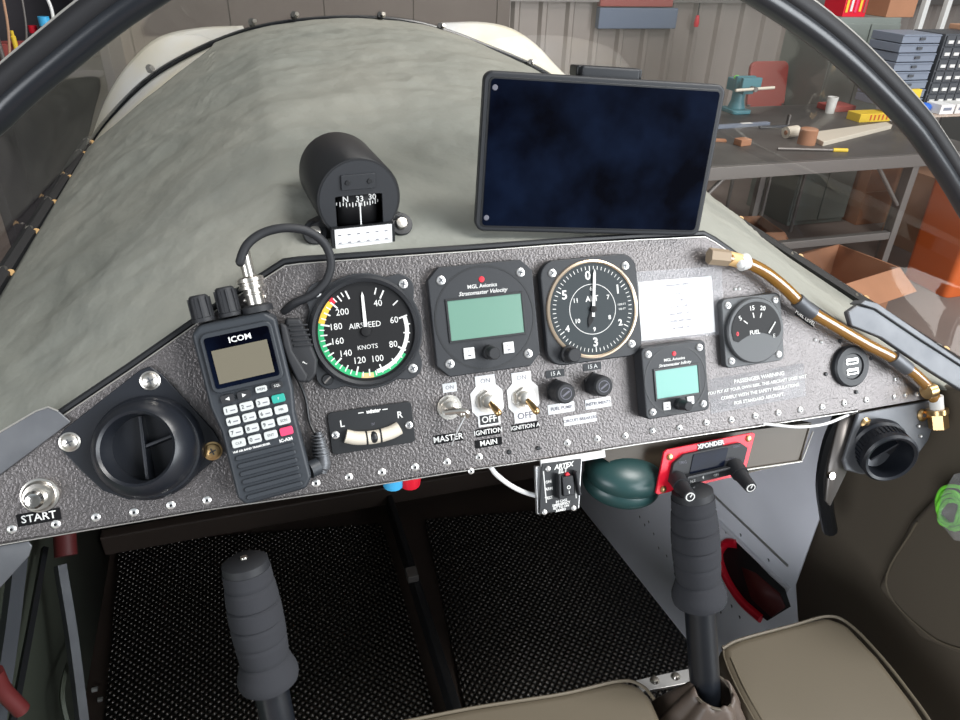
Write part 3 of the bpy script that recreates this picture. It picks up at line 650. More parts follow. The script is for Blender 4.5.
# ---- side upholstery with pocket
XU = .548
def up(x, y, X_=XU): return mm(atX(x, y, X_))
t = thing('side_upholstery', 'taupe vinyl side panel with a map pocket on the right of the cockpit', 'side panel', loc=(XU, -.1, .85))
OUT = [(858, 412), (826, 470), (792, 585), (800, 640), (860, 760), (1010, 800), (1010, 400), (935, 385)]
pts = [up(x, y) for x, y in OUT]
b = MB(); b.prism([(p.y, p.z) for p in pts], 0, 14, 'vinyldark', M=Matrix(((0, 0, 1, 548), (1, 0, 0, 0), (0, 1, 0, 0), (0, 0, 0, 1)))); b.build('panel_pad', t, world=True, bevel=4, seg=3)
PK = [(950, 487), (918, 520), (884, 585), (928, 637), (975, 655), (1010, 650), (1010, 500), (975, 478)]
pk = [up(x, y, XU - .004) for x, y in PK]
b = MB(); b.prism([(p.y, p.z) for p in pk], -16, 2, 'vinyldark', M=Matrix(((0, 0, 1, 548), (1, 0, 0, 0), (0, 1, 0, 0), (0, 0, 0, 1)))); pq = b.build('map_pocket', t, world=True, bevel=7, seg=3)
b = MB(); pr = [up(x, y, XU - .017) for x, y in [(917, 522), (886, 584), (929, 635), (980, 655)]]; b.tube(pr, 1.1, 'vinyl', n=6); b.build('stitched_piping', pq, world=True)
# green cord in a clear pouch, lying in the pocket mouth
t2 = thing('green_cord_bundle', 'bundle of bright green cord in a clear pouch in the side pocket', 'cord', loc=tuple(up(950, 525, XU - .02) * .001))
b = MB(); c = up(952, 512, XU - .022)
random.seed(7)
for q in range(4):
    pts_ = []
    for i in range(9):
        a = i * .95 + q; pts_.append(c + Vector((random.uniform(-5, 3), math.cos(a) * (9 + q * 3), math.sin(a) * (13 + q * 3) + q * 2)))
    b.tube(pts_, 1.8, 'lime', n=8)
b.build('cord', t2, world=True)
b = MB(); P = [up(x, y, XU - .03) for x, y in [(938, 520), (942, 496), (955, 474), (975, 470), (1000, 500), (985, 545), (955, 540)]]; b.faces(P, [list(range(7))], 'clear'); b.build('clear_pouch', t2, world=True, solid=1)
# white inner strip and black wires beside the vent
b = MB(); P = [atP(841, 418, -25), atP(830, 445, -40), atP(824, 480, -60), atP(826, 508, -90), atP(830, 530, -110)]
b.tube([mm(p) for p in P], 8, 'black', n=10); b.tube([mm(p) + Vector((7, 5, 0)) for p in P], 3.5, 'black', n=8); tag(b.build('wire_loom', auto=True), 'black wire loom hanging down beside the right air vent', 'wires')
b = MB(); zp = [mm(atP(x, y, -12)) for x, y in [(838, 419), (858, 413), (850, 440), (844, 472), (828, 505), (824, 500), (827, 465)]]; b.faces([tuple(p) for p in zp], [list(range(7))], 'steel'); o = fus(b, 'door_post', solid=3)
b = MB(); p = mm(atP(829, 475, -10)); b.cyl(p, p + Vector((0, -4, 2)), 3.5, 'nickel', n=12); b.build('post_screw', o, world=True)
b = MB(); pz = [up(836, 415, .494), up(826, 440, .494), up(812, 530, .494), up(800, 585, .494), up(793, 585, .494), up(815, 500, .494)]
# ---- seat
t = thing('seat_cushion', 'taupe vinyl seat cushion with a notch for the right control stick', 'seat', loc=(.22, -.3, .82))
SZ = 905
SP = [atZ(x, y, SZ / 1000) for x, y in [(380, 722), (470, 704), (560, 690), (618, 677), (640, 682), (652, 695), (665, 725)]]
SP = [(p.x * 1000, p.y * 1000) for p in SP]
RP = [atZ(x, y, SZ / 1000) for x, y in [(757, 730), (735, 690), (722, 660), (720, 645), (738, 636), (790, 622), (826, 613), (848, 622), (880, 655), (915, 700), (935, 730)]]
RP = [(p.x * 1000, p.y * 1000) for p in RP]
poly = [(SP[0][0], -480)] + SP + [(SP[-1][0] + 3, -240), (RP[0][0] - 3, -240)] + RP + [(RP[-1][0] + 6, -480)]
b = MB(); b.prism(poly, SZ - 75, SZ, 'vinyl'); b.build('cushion', t, world=True, bevel=11, seg=4)
def piping(P, z, r=1.6):
    b = MB(); b.tube([(x, y, z) for x, y in P], r, 'vinyl', n=8); b.build('piping', t, world=True)
def inset(P, d):
    cx, cy = sum(p[0] for p in poly) / len(poly), -300
    return [(x, y - d) for x, y in P]
piping(inset(SP[:-1], 4), SZ - .5); piping(inset(RP[3:], 4), SZ - .5)
piping([(x + 10, y) for x, y in RP[:3]], SZ - .3, 1.2); piping([(x + 4, y) for x, y in RP[:4]], SZ - 2.5, 1.0)
# seat pan structure below cushion
b = MB(); b.box((220, -150, 770), (430, 10, 100), 'alu'); 
sp = fus(b, 'seat_riser', bevel=1)
# bracket with screws at the stick boot
P = [atZ(x, y, .885) for x, y in [(636, 680), (690, 668), (745, 655), (748, 668), (694, 682), (640, 692)]]
b = MB(); b.prism([(p.x * 1000, p.y * 1000) for p in P], 881, 885, 'alu'); br = fus(b, 'seat_bracket', bevel=.6)
for x, y in [(655, 680), (676, 676)]:
    p = mm(atZ(x, y, .886)); b = MB(); b.lathe([(0, 2.5), (3, 2), (4.5, 0), (0, 0)], 'nickel', 14, c=p); b.build('screw', br, world=True)
# ---- control sticks
def stick(pt, pb, label, R_, Lg, prof, boot):
    """pt top point, pb lower point on the shaft"""
    pt, pb = mm(pt), mm(pb); d = (pt - pb).normalized(); L = (pt - pb).length
    M = Matrix.Translation(pb * .001) @ d.to_track_quat('Z', 'Y').to_matrix().to_4x4()
    t = thing('control_stick', label, 'control stick', M=M, group=None)
    b = MB(); b.lathe([(0, -10), (13.5, -10), (13.5, L - Lg + 20), (0, L - Lg + 20)], 'tube', 28); b.build('shaft', t)
    z0 = L - Lg; pr = [(0, z0)]
    # flared foot then ringed body
    n = 64
    for i in range(n + 1):
        s = i / n; r_ = prof(s)
        z = z0 + s * (Lg - 9)
        for g in (.24, .40, .56, .72, .88):
            r_ -= 1.6 * math.exp(-((s - g) / .009) ** 2)
        pr.append((r_, z))
    pr.append((0, L - 9)); b = MB(); b.lathe(pr, 'foam', 36); b.build('foam_grip', t)
    b = MB(); b.lathe([(0, L - 10), (prof(1) - .5, L - 10), (prof(1) - 1, L - 3), (prof(1) - 6, L), (0, L)], 'blacksoft', 36); cap = b.build('grip_cap', t)
    b = MB(); b.lathe([(0, L), (3, L), (2.5, L + 1.2), (0, L + 1.4)], 'nickel' if not boot else 'black', 16); b.build('cap_screw', cap)
    return t
def prof(s):
    if s < .16: return (21.5 + 2.2 * math.sin(math.pi * s / .16)) if s > .02 else 19
    if s < .24: return 21.5 - 2.5 * (s - .16) / .08
    return 19.0 + 2.0 * math.sin(math.pi * min(1, (s - .24) / .7)) - 1.3 * (s - .24)
sr = stick(atD(692, 487, .605), atD(706, 700, .66), 'control stick with grey foam grip between the seat halves, below the red plate', 19, 112, prof, True)
sl = stick(atD(244, 558, .545), atD(292, 790, .60), 'control stick with grey foam grip at lower left, under the radio', 19, 112, prof, False)
# leather boot round the right stick
bp = mm(atZ(707, 712, .90)); t = thing('stick_boot', 'gathered brown leather boot around the base of the right control stick', 'boot', loc=tuple(bp * .001))
b = MB(); V = []; F = []; n = 96; rows = 14
for j in range(rows + 1):
    s = j / rows; zz = 30 - 78 * s; R0 = 15.5 + 31 * s ** .9
    for i in range(n):
        a = 2 * math.pi * i / n; fold = (.6 + 8 * s) * (math.sin(a * 9 + s * 2.2) * .6 + .4 * math.sin(a * 5 + 1 + s * 4))
        r_ = R0 + fold; V.append((r_ * math.cos(a) * (1.02 + .13 * s), r_ * math.sin(a) * (1.02 - .1 * s), zz + 2 * math.sin(a * 7)))
for j in range(rows):
    for i in range(n): F.append([j * n + i, (j + 1) * n + i, (j + 1) * n + (i + 1) % n, j * n + (i + 1) % n])
b.faces(V, F, 'leather'); b.build('boot_leather', t, solid=2, soff=1)
for a0 in (0, 3.1):
    b = MB(); b.tube([(17 * math.cos(a0 + i * .5), 17 * math.sin(a0 + i * .5), 29 + 1.5 * math.sin(i)) for i in range(7)], 1.4, 'vinyldark', n=6); b.build('gathered_hem', t)
# ================================================================== instrument panel
Mp = MX(0, 0, 0); Mp = Matrix.Translation(mm(Mp.translation)) @ Mp.to_3x3().to_4x4()
PT = thing('instrument_panel', 'dark hammertone metal instrument panel spanning the cockpit', 'instrument panel', M=MX(120, -100, 0))
outl = [(-70, 557), (0, 545), (100, 528), (200, 511), (345, 490), (450, 473), (540, 460), (640, 444), (740, 429), (800, 420), (858, 411), (932, 398), (938, 392), (905, 372), (850, 334), (800, 300), (760, 274), (716, 243), (705, 237), (640, 240), (560, 245), (480, 251), (380, 258), (300, 264), (285, 266), (240, 295), (200, 322), (130, 371), (75, 408), (0, 459), (-70, 506)]
op = [pp(x, y, 0) for x, y in outl]
b = MB(); b.prism(op, -2.5, 0, 'panel', M=Mp)
b.build('panel_plate', PT, world=True, bevel=.5, seg=1)
# folded lip on top edge and bright bottom edge
def edge(ix, k, name, r=1.0, dz=0, dy=0):
    b = MB(); P = [Mp @ Vector((op[i][0] * 1, op[i][1] + dy, dz)) for i in ix]
    P = [mm(MX(op[i][0], op[i][1] + dy, dz).translation) for i in ix]
    b.tube(P, r, k, n=8, sub=1); b.build(name, PT, world=True)
def rib(ix, k, name, depth, th):
    b = MB(); V = []; 
    for i in ix:
        V += [mm(MX(op[i][0], op[i][1] + .3, 0).translation), mm(MX(op[i][0], op[i][1] + .3, -depth).translation)]
    b.faces(V, [[2 * i, 2 * i + 1, 2 * i + 3, 2 * i + 2] for i in range(len(ix) - 1)], k); b.build(name, PT, world=True, solid=th)
top = list(range(13, 31)); bot = list(range(0, 11))
edge(top, 'panel_edge', 'bright_edge', .55, 0, .2); edge(bot, 'panel_edge', 'bright_edge', .7, -.8, 0)
b = MB(); b.tube([mm(MX(op[i][0], op[i][1] + 3.4, -3).translation) for i in range(12, 31)], 2.6, 'black', n=8, sub=1); b.build('edge_trim', PT, world=True)
rib(bot, 'panel', 'lower_flange', 22, 1.5)
def rivet(px, py, r=3.1, k='rivet', par=None, dark=True):
    x, y = pp(px, py); b = MB()
    b.lathe([(0, 0), (r, 0), (r * .92, .9), (r * .55, 1.5), (0, 1.5)], k, 16, c=(x, y, 0), M=mscale)
    if dark: b.lathe([(0, 1.4), (r * .34, 1.4), (r * .3, 1.75), (0, 1.75)], 'black', 10, c=(x, y, 0), M=mscale)
    return b.build('rivet', par or PT, world=True)
mscale = MX(0, 0, 0); mscale = Matrix.Translation(mm(mscale.translation)) @ mscale.to_3x3().to_4x4()
for x, y in [(12, 529), (56, 524), (96, 517), (134, 512), (171, 505), (207, 500), (316, 483), (349, 477), (382, 472), (415, 467), (447, 462), (479, 457), (567, 443), (597, 439), (625, 436), (652, 431), (679, 428), (706, 423), (731, 420), (755, 416), (778, 413), (800, 410), (822, 407), (844, 403), (866, 400)]:
    rivet(x, y)
for x, y in [(894, 397), (905, 395), (917, 394), (895, 379)]: rivet(x, y, 2.4)
for x, y in [(509, 452), (538, 448), (825.5, 374), (856, 392), (871, 358), (840, 341)]: rivet(x, y, 2.0, 'black', dark=False)
for x, y in [(735, 289), (739, 289), (815, 340), (821, 342)]: rivet(x, y, 1.5, 'white', dark=False)
for x, y in [(471, 471), (472, 474)][:1]: rivet(x, y, 2.6)
for i, (x, y) in enumerate([(20, 442), (60, 416), (98, 390), (140, 362), (175, 337), (210, 312), (228, 298), (270, 270), (330, 258), (400, 252), (478, 247), (560, 241), (640, 238)]):
    X_, Y_ = pp(x, y, -4); b = MB(); b.sphere((X_, Y_, -4), 2.2, 'nickel', M=mscale, n=10); b.build('edge_screw', PT, world=True)
def PM(M): return M
def screws(t, pts, z, r=3.6, k='rivet', slot=True, name='screw'):
    for i, (x, y) in enumerate(pts):
        b = MB(); b.lathe([(0, z), (r, z), (r * .9, z + 1.0), (r * .5, z + 1.5), (0, z + 1.5)], k, 20, c=(x, y, 0))
        if slot:
            a = 35 + i * 40
            b.box((x, y, z + 1.5), (r * 1.15, r * .26, .25), 'darkgrey', rz=a); b.box((x, y, z + 1.5), (r * 1.15, r * .26, .25), 'darkgrey', rz=a + 90)
        b.build(name, t)
def sq(h): return [(-h, h), (h, h), (h, -h), (-h, -h)]
# ---- airspeed indicator
t = thing('airspeed_indicator', 'round airspeed indicator with green, yellow and white arcs, left of the panel centre', 'gauge', M=MX(0, 0, 0))
def flange(R, ear, hs, r=5):
    """round face with four screw ears"""
    P = []
    for i in range(96):
        a = 2 * math.pi * i / 96; rr = R; d = abs(((math.degrees(a) - 45 + 45) % 90) - 45)
        rr = R + (hs * math.sqrt(2) + ear - R) * max(0, 1 - (d / 17.0) ** 2); P.append((math.cos(a) * rr, math.sin(a) * rr))
    return P
b = MB(); b.prism(flange(42.5, 6.5, 31.5), 0, 5, 'gauge'); b.build('flange', t, bevel=.8)
b = MB(); b.lathe([(36, 3), (40.5, 3), (40.5, 8), (38.5, 10), (36.2, 8.2), (36, 6)], 'gauge', 72); b.build('bezel', t)
b = MB(); b.lathe([(0, 4), (36.6, 4), (36.6, 5.5), (0, 5.5)], 'dial', 64); dial = b.build('dial', t)
ASC = [(20, 10), (40, 30), (60, 75), (80, 122), (100, 164), (120, 199), (140, 229), (160, 257), (180, 285), (200, 316), (220, 340)]
def asang(v):
    for (a, p), (c, q) in zip(ASC[:-1], ASC[1:]):
        if a <= v <= c: return p + (q - p) * (v - a) / (c - a)
b = MB(); Z = 5.5
b.ring(30.2, 34.2, Z, Z + .15, 'green', asang(82), asang(181)); b.ring(29, 32, Z, Z + .2, 'white', asang(60), asang(104))
b.ring(30.0, 34.4, Z, Z + .22, 'yellow', asang(181), asang(200)); b.ring(30.0, 34.4, Z, Z + .24, 'red', asang(200.5), asang(205))
b.ring(30.6, 34.2, Z, Z + .22, 'tan', asang(107), asang(116))  # tan patch: a warm reflection painted onto the dial, not a speed range
v = 30
while v <= 220:
    a = asang(v); big = v % 20 == 0; L = 6.5 if big else 5
    if v >= 40 or v == 30:
        b.box((0, 33.5 - L / 2 - .8, Z + .3), (.95 if not big else 1.15, L, .3), 'white', M=Matrix.Rotation(math.radians(-a), 4, 'Z'))
    v += 10 if v < 60 or True else 5
for v in range(65, 220, 10):
    if v > 60: b.box((0, 31.4, Z + .3), (.8, 3.6, .3), 'white', M=Matrix.Rotation(math.radians(-asang(v)), 4, 'Z'))
for v in range(40, 220, 20):
    x, y = pol(asang(v), 22.4 if v < 100 else 21.8); b.text(str(v), x, y, 4.7, 'white', Z, sx=.95)
b.text('AIRSPEED', 0, 4.5, 4.1, 'white', Z, sx=.95); b.text('KNOTS', 0, -11.5, 3.2, 'white', Z)
b.build('dial_markings', dial)
b = MB(); b.prism([(-1.3, -3), (1.3, -3), (1.0, 26), (0, 29), (-1.0, 26)], 6.4, 7, 'white', M=Matrix.Rotation(math.radians(-1), 4, 'Z')); b.build('needle', t)
b = MB(); b.lathe([(0, 5), (4, 5), (3.4, 7.6), (0, 8)], 'dial', 24); b.build('hub', t)
screws(t, [(-31.5, 31.5), (31.5, 31.5), (31.5, -31.5)], 5); b = MB(); b.lathe([(0, 5), (4.2, 5), (3.6, 6.4), (0, 6.4)], 'black', 20, c=(-31.5, -31.5, 0)); b.box((-31.5, -31.5, 6.5), (6.5, 1.2, .4), 'steel', rz=40); b.build('screw', t)

# ---- stratomaster units
def oct_(h, c): return [(-h + c, h), (h - c, h), (h, h - c), (h, -h + c), (h - c, -h), (-h + c, -h), (-h, -h + c), (-h, h - c)]
def mgl(name, label, M, h, cut, dep, hs, R, lcd, texts, btn, knob, lcdk, split=False, scr=3.6):
    t = thing(name, label, 'gauge', M=M)
    b = MB(); b.prism(oct_(h, cut) if not split else rrect(h * 2, h * 2, cut), 0, dep, 'gauge'); fl = b.build('case', t, bevel=1.0)
    b = MB(); b.ring(R, R + 1.4, dep, dep + .25, 'black', n=64); b.build('face_groove', fl)
    x0, y0, x1, y1 = lcd
    b = MB()
    for cx, cy, w_, h_ in (((x0 + x1) / 2, y1 + .8, x1 - x0 + 3.2, 1.6), ((x0 + x1) / 2, y0 - .8, x1 - x0 + 3.2, 1.6), (x0 - .8, (y0 + y1) / 2, 1.6, y1 - y0), (x1 + .8, (y0 + y1) / 2, 1.6, y1 - y0)): b.box((cx, cy, dep + .5), (w_, h_, 1.0), 'black')
    b.build('lcd_frame', t, bevel=.2)
    b = MB(); b.box(((x0 + x1) / 2, (y0 + y1) / 2, dep + .15), (x1 - x0, y1 - y0, .5), lcdk); l = b.build('lcd', t)
    b = MB(); s = texts[2]
    b.lathe([(0, dep), (s * .82, dep), (s * .7, dep + .6), (0, dep + .8)], 'red', 20, c=(0, texts[3][0], 0)); 
    b.build('maker_emblem', t)
    b = MB(); b.text(texts[0], 0, texts[3][1], s, 'white', dep, bold=.05); b.text(texts[1], 0, texts[3][2], s * 1.05, 'white', dep, shear=.35, bold=.05); b.build('lettering', t)
    for i, (x, y) in enumerate(btn[0]):
        b = MB(); b.box((x, y, dep + .6), (btn[1], btn[1], 1.4), 'paper'); q = b.build('button', t, bevel=.4)
        b = MB(); b.text('11' if i == 0 else '++', x, y + btn[1] * .2, btn[1] * .2, 'ink', dep + 1.3); b.box((x, y - btn[1] * .2, dep + 1.4), (btn[1] * .28, btn[1] * .1, .2), 'ink'); b.build('button_marks', q)
    kx, ky, kr, kl = knob
    b = MB(); b.lathe([(0, dep), (kr * 1.15, dep), (kr * 1.1, dep + kl * .35), (kr * .95, dep + kl * .4), (kr * .95, dep + kl - 1), (kr * .8, dep + kl), (0, dep + kl)], 'blacksoft', 28, c=(kx, ky, 0)); b.build('knob', t)
    screws(t, sq(hs), dep, scr)
    return t
mgl('engine_monitor', 'large octagonal gauge with a wide green display, right of the airspeed indicator', MX(91, 0, 0), 41.5, 9, 8, 31.5, 38.4, (-28.5, -14.5, 30, 15.5), ('MGL Avionics', 'Stratomaster Velocity', 2.9, (29.2, 24.3, 19.6)), (((-15.8, -25.3), (15.8, -24.8)), 8.6), (0, -26.5, 5, 15), 'lcd')
mgl('small_engine_monitor', 'small gauge with an aqua display below the white placard', MX(246, -68, 0), 29.5, 4, 14, 23.7, 27.5, (-18.7, -13.5, 20.5, 9.5), ('MGL Avionics', 'Stratomaster Infinity', 2.4, (21.5, 17, 13)), (((-10.5, -20.5), (11.5, -18.8)), 6.6), (1, -20.5, 4.2, 15), 'lcdaqua', True, 3.2)

# ---- altimeter
t = thing('altimeter', 'altimeter with a double ring of numerals and a gold rim, centre right of the panel', 'gauge', M=MX(180, -3, 0))
b = MB(); b.prism(rrect(83, 83, 13, 6), 0, 8, 'gauge'); b.build('flange', t, bevel=1.2)
b = MB(); b.lathe([(36.4, 8), (39.4, 8), (39, 9.6), (37.6, 10), (36.6, 9)], 'rim', 72); b.build('gold_rim', t)
b = MB(); b.lathe([(0, 7), (36.8, 7), (36.8, 8.4), (0, 8.4)], 'dialgrey', 64); dial = b.build('dial', t)
b = MB(); Z = 8.4
for i in range(60):
    big = i % 10 == 0; b.box((0, 34.2 - (2.1 if big else 1.4), Z + .1), (.7 if big else .5, 4.2 if big else 2.8, .25), 'white', M=Matrix.Rotation(math.radians(-i * 6), 4, 'Z'))
b.ring(19.6, 20.1, Z, Z + .15, 'white', n=60)
for i, n_ in enumerate('012345'):
    x, y = pol(i * 60 - (4 if i == 0 else 0), 26.6); b.text(n_, x, y, 6.8 if i in (0, 3, 5, 1) else 4.8, 'white', Z, bold=.25)
for i, n_ in enumerate(('6', '7', '8', '9', '10', '11')):
    x, y = pol(i * 60, 16.2); b.text(n_, x, y, 3.4, 'white', Z, bold=.1)
b.text('ALT', 0, 8.2, 4.4, 'white', Z, bold=.1); b.text('1000 FT', 25.5, 1.2, 1.6, 'white', Z); b.text('100 FT', 25.5, -2.5, 1.6, 'white', Z)
b.build('dial_markings', dial)
b = MB(); b.prism([(-1.2, -6), (1.2, -6), (1.1, 28), (0, 32), (-1.1, 28)], 9.6, 10.1, 'white', M=Matrix.Rotation(math.radians(-7), 4, 'Z')); b.build('long_needle', t)
b = MB(); b.prism([(-1.5, -3), (1.5, -3), (2.2, 9), (0, 15), (-2.2, 9)], 9.0, 9.4, 'dial', M=Matrix.Rotation(math.radians(-200), 4, 'Z')); b.build('short_needle', t)
b = MB(); b.lathe([(0, 8), (3, 8), (2.6, 10.6), (0, 11)], 'dial', 24); b.build('hub', t)
b = MB(); b.lathe([(0, 8), (7, 8), (7, 12), (5.6, 13), (5.6, 21), (4.8, 22), (0, 22)], 'blacksoft', 28, c=(-24.5, -33, 0)); b.build('setting_knob', t)
screws(t, [(-31.5, 31.5), (31.5, 31.5), (31.5, -31.5)], 8, 3.4)

# ---- fuel gauge
t = thing('fuel_gauge', 'grey square fuel gauge with a half-covered dial, right of the white placard', 'gauge', M=MX(328, -37, 0))
b = MB(); b.prism(rrect(59, 59, 5), 0, 7, 'facegrey'); b.build('flange', t, bevel=.8)
b = MB(); b.lathe([(0, 7), (28, 7), (28, 10), (27, 11), (0, 11)], 'facegrey', 64); b.build('face', t)
b = MB(); P = [pol(a, 24.5) for a in range(-88, 100, 8)] + [(22, -6.5)] + [(19 - i * 4.2, -8 + 6.0 * math.sin(math.pi * i / 9)) for i in range(10)] + [(-23, -6)]
b.prism(P, 11, 11.5, 'dial'); dial = b.build('dial_window', t)
b = MB(); Z = 11.5
for a, n_ in ((-52, '5'), (-10, '15'), (22, '20')):
    x, y = pol(a, 19.5); b.text(n_, x, y, 3.8, 'white', Z, rot=-a * .5, bold=.1); x, y = pol(a, 13.4); b.box((x, y, Z + .1), (.9, 4.5, .2), 'white', rz=-a)
b.text('0', -19, -1, 3.4, 'red', Z, bold=.15); b.text('FUEL', -2, -1.4, 3.3, 'white', Z, bold=.1); b.text('E', 17, -6.5, 3.2, 'white', Z)
b.build('dial_markings', dial)
b = MB(); b.prism([(11, -3), (12, -4), (19, 5), (18.4, 5.6)], 11.9, 12.2, 'white'); b.build('needle', t)
screws(t, sq(23.7), 7, 3.2)

# ---- white placard in its sleeve
def panelquad(name, px, z, th, k, label, cat, bev=0):
    P = [pp(x, y, z) for x, y in px]; cx = sum(p[0] for p in P) / 4; cy = sum(p[1] for p in P) / 4
    t = thing(name, label, cat, M=MX(cx, cy, z)); b = MB(); b.prism([(p[0] - cx, p[1] - cy) for p in P], 0, th, k); return t, b, P, (cx, cy)
t, b, P, c = panelquad('placard', [(638, 282), (711, 276), (715, 332), (640, 341)], 0, .6, 'paper', 'white typed placard in a clear sleeve between altimeter and fuel gauge', 'placard'); b.build('card', t)
b = MB(); W_ = P[1][0] - P[0][0]
rows = [(14, 16, 'VH-SPEEDS'), (6, 9, 'STALL'), (2, 22, 'V ne  124 KTS'), (-4, 12, 'FLAPS'), (-9, 28, 'MAX REVS 3300'), (-13.5, 34, 'CRUISE 2900 RPM'), (-19, 22, 'OIL 5W-40')]
for y, w_, tx in [(19, 0, 'OPERATING LIMITS'), (12, 0, 'V ne'), (6, 0, 'V a   98'), (1, 0, 'V s   42   FLAP'), (-5, 0, 'MAX RPM  3300'), (-11, 0, 'CRUISE RPM  2900'), (-17, 0, 'OIL TEMP  120')]:
    b.text(tx, 2, y, 1.9, 'ink', .6)
b.build('typing', t)
P2 = [pp(x, y, 0) for x, y in [(634, 272), (721, 266), (724, 334), (638, 343)]]
b = MB(); b.prism([(p[0] - c[0], p[1] - c[1]) for p in P2], .62, .9, 'sleeve'); b.build('clear_sleeve', t)

# ---- label plates and engraved text
def labelplate(px, py, text, w_, h_, cap, label, plate='labelblack', ink='white', rot=0, z=0, bold=.08, name='label_plate'):
    t = thing(name, label, 'label', M=MP(px, py, z, rot)); b = MB(); b.prism(rrect(w_, h_, .6, 2), 0, .5, plate); b.build('plate', t)
    lines = text.split('\n'); b = MB()
    for i, l in enumerate(lines): b.text(l, 0, (len(lines) - 1) * cap * .75 - i * cap * 1.5, cap, ink, .5, bold=bold)
    b.build('lettering', t); return t
labelplate(39, 517, 'START', 26, 8.4, 5, 'black START label below the left push button', rot=.5)
labelplate(448, 438, 'MASTER', 23.5, 7, 4.6, 'black MASTER label below the keyed switch')
labelplate(488, 431.5, 'IGNITION', 20, 6.4, 3.7, 'black IGNITION label above the MAIN label', plate='labelblack')
labelplate(488.5, 442.5, 'MAIN', 22, 6.4, 4.1, 'black MAIN label below the middle toggle switch', plate='labelblack')
labelplate(525, 426.5, 'IGNITION A', 22.5, 5.6, 3.2, 'small IGNITION label below the right toggle switch', plate='labelblack')
labelplate(555, 373.5, '15 A', 16, 6, 3.2, 'small grey tape label above the left fuse holder', plate='gauge')
labelplate(592, 366.5, '15 A', 16, 6, 3.2, 'small grey tape label above the right fuse holder', plate='gauge')
labelplate(561, 408, 'FUEL PUMP', 23, 8, 2.6, 'white tape label below the left fuse holder', plate='paper', ink='ink')
labelplate(598, 403, 'INSTRUMENTS', 23, 8, 2.4, 'white tape label below the right fuse holder', plate='paper', ink='ink')
labelplate(580, 419, 'CIRCUIT BREAKERS', 29, 7.5, 2.4, 'long white tape label under the two smaller white ones', plate='paper', ink='ink')
labelplate(805, 318, 'FUEL LEVEL', 23, 6, 3.4, 'slanted FUEL LEVEL label beside the amber hose', plate='labelblack', rot=-37)
b = MB()
for i, (tx, cap) in enumerate((('PASSENGER WARNING', 3.5), ('YOU FLY AT YOUR OWN RISK. THIS AIRCRAFT DOES NOT', 2.7), ('COMPLY WITH THE SAFETY REGULATIONS', 2.9), ('FOR STANDARD AIRCRAFT', 2.9))): b.text(tx, [2, 0, 2, 0][i], 9.0 - i * 6.2, cap, 'white', .3, bold=.12)
t = thing('warning_notice', 'clear notice with white PASSENGER WARNING text below the fuel gauge', 'notice', M=MP(758, 388, 0, 1)); 
b.build('lettering', t); b = MB(); b.prism(rrect(98, 30, 1, 2), 0, .3, 'sleeve'); b.build('clear_backing', t)

# ---- push button and toggles
t = thing('starter_button', 'chrome push button above the START label at the left end of the panel', 'button', M=MP(40, 495, 0))
b = MB(); b.lathe([(0, 0), (11.5, 0), (11.5, 1), (10, 1.4), (10, 4), (8.8, 5.5), (6, 5.8), (0, 5.8)], 'nickel', 32); b.build('collar', t)
b = MB(); b.prism([pol(a, 9.2) for a in range(0, 360, 60)], 1, 4.6, 'nickel'); b.build('hex_nut', t)
b = MB(); b.lathe([(0, 5), (6, 5), (6, 13), (4.5, 15), (0, 16)], 'chrome', 32); b.build('plunger', t)
def toggle(px, py, label, plate, lev, key=False, tx=None):
    t = thing('toggle_switch', label, 'switch', M=MP(px, py, 0))
    if plate:
        b = MB(); b.prism([(-8, 20), (8, 20), (8, 12), (13, 7), (13, -7), (9, -12), (9, -20), (-9, -20), (-9, -12), (-13, -7), (-13, 7), (-8, 12)], 0, .8, 'paper'); pl = b.build('switch_plate', t)
        b = MB(); b.text('ON', 0, 15.5, 3.6, 'ink', .8)
        if tx == 'black': b.prism([(-7.5, -11), (7.5, -11), (7.5, -18.5), (-7.5, -18.5)], .8, 1.0, 'black'); b.text('OFF', 0, -14.8, 5, 'white', 1.0, bold=.1)
        else: b.text('OFF', 0, -15, 5.2, 'ink', .8, bold=.15)
        b.build('plate_lettering', pl)
    else:
        b = MB(); b.box((2, 15, .4), (11, 7, .8), 'alu'); b.text('ON', 2, 15, 3, 'ink', .8); b.build('on_plate', t)
    b = MB(); b.lathe([(0, .8), (9.5, .8), (9.5, 1.6), (0, 1.6)], 'nickel', 32); b.prism([pol(a, 8) for a in range(0, 360, 60)], 1.6, 5, 'nickel'); b.lathe([(0, 5), (5.4, 5), (5.2, 9.5), (3.2, 10), (0, 10)], 'nickel', 24); b.build('threaded_collar', t)
    lx, ly, lz = lev; b = MB(); b.cyl((0, 0, 7), (lx, ly, lz), 1.9, 'brass' if plate else 'nickel', r1=2.9); b.sphere((lx, ly, lz), 2.9, 'brass' if plate else 'nickel', n=14); b.build('lever', t)
    if key:
        b = MB(); b.tube([(lx - 12, ly + 2, lz - 4), (lx - 2, ly + 2.5, lz + 1), (lx + 3, ly + 1, lz + 2), (lx + 4, ly - 3, lz)], 2.0, 'nickel', n=8); b.tube([(lx + 2.5, ly - 1, lz + 1), (lx - 4, ly - 12, lz - 2), (lx - 9, ly - 24, lz - 7)], .75, 'alu', n=8); b.build('lock_pin', t)
    return t
toggle(449, 407, 'chrome keyed toggle switch with a dangling pin above the MASTER label', False, (5, -3, 20), True)
toggle(487, 400.5, 'chrome toggle switch on a white plate, OFF in white on black', True, (2, -7, 20), tx='black')
toggle(523, 397, 'chrome toggle switch on a white plate, OFF in dark letters', True, (3, -9, 19), tx='plain')
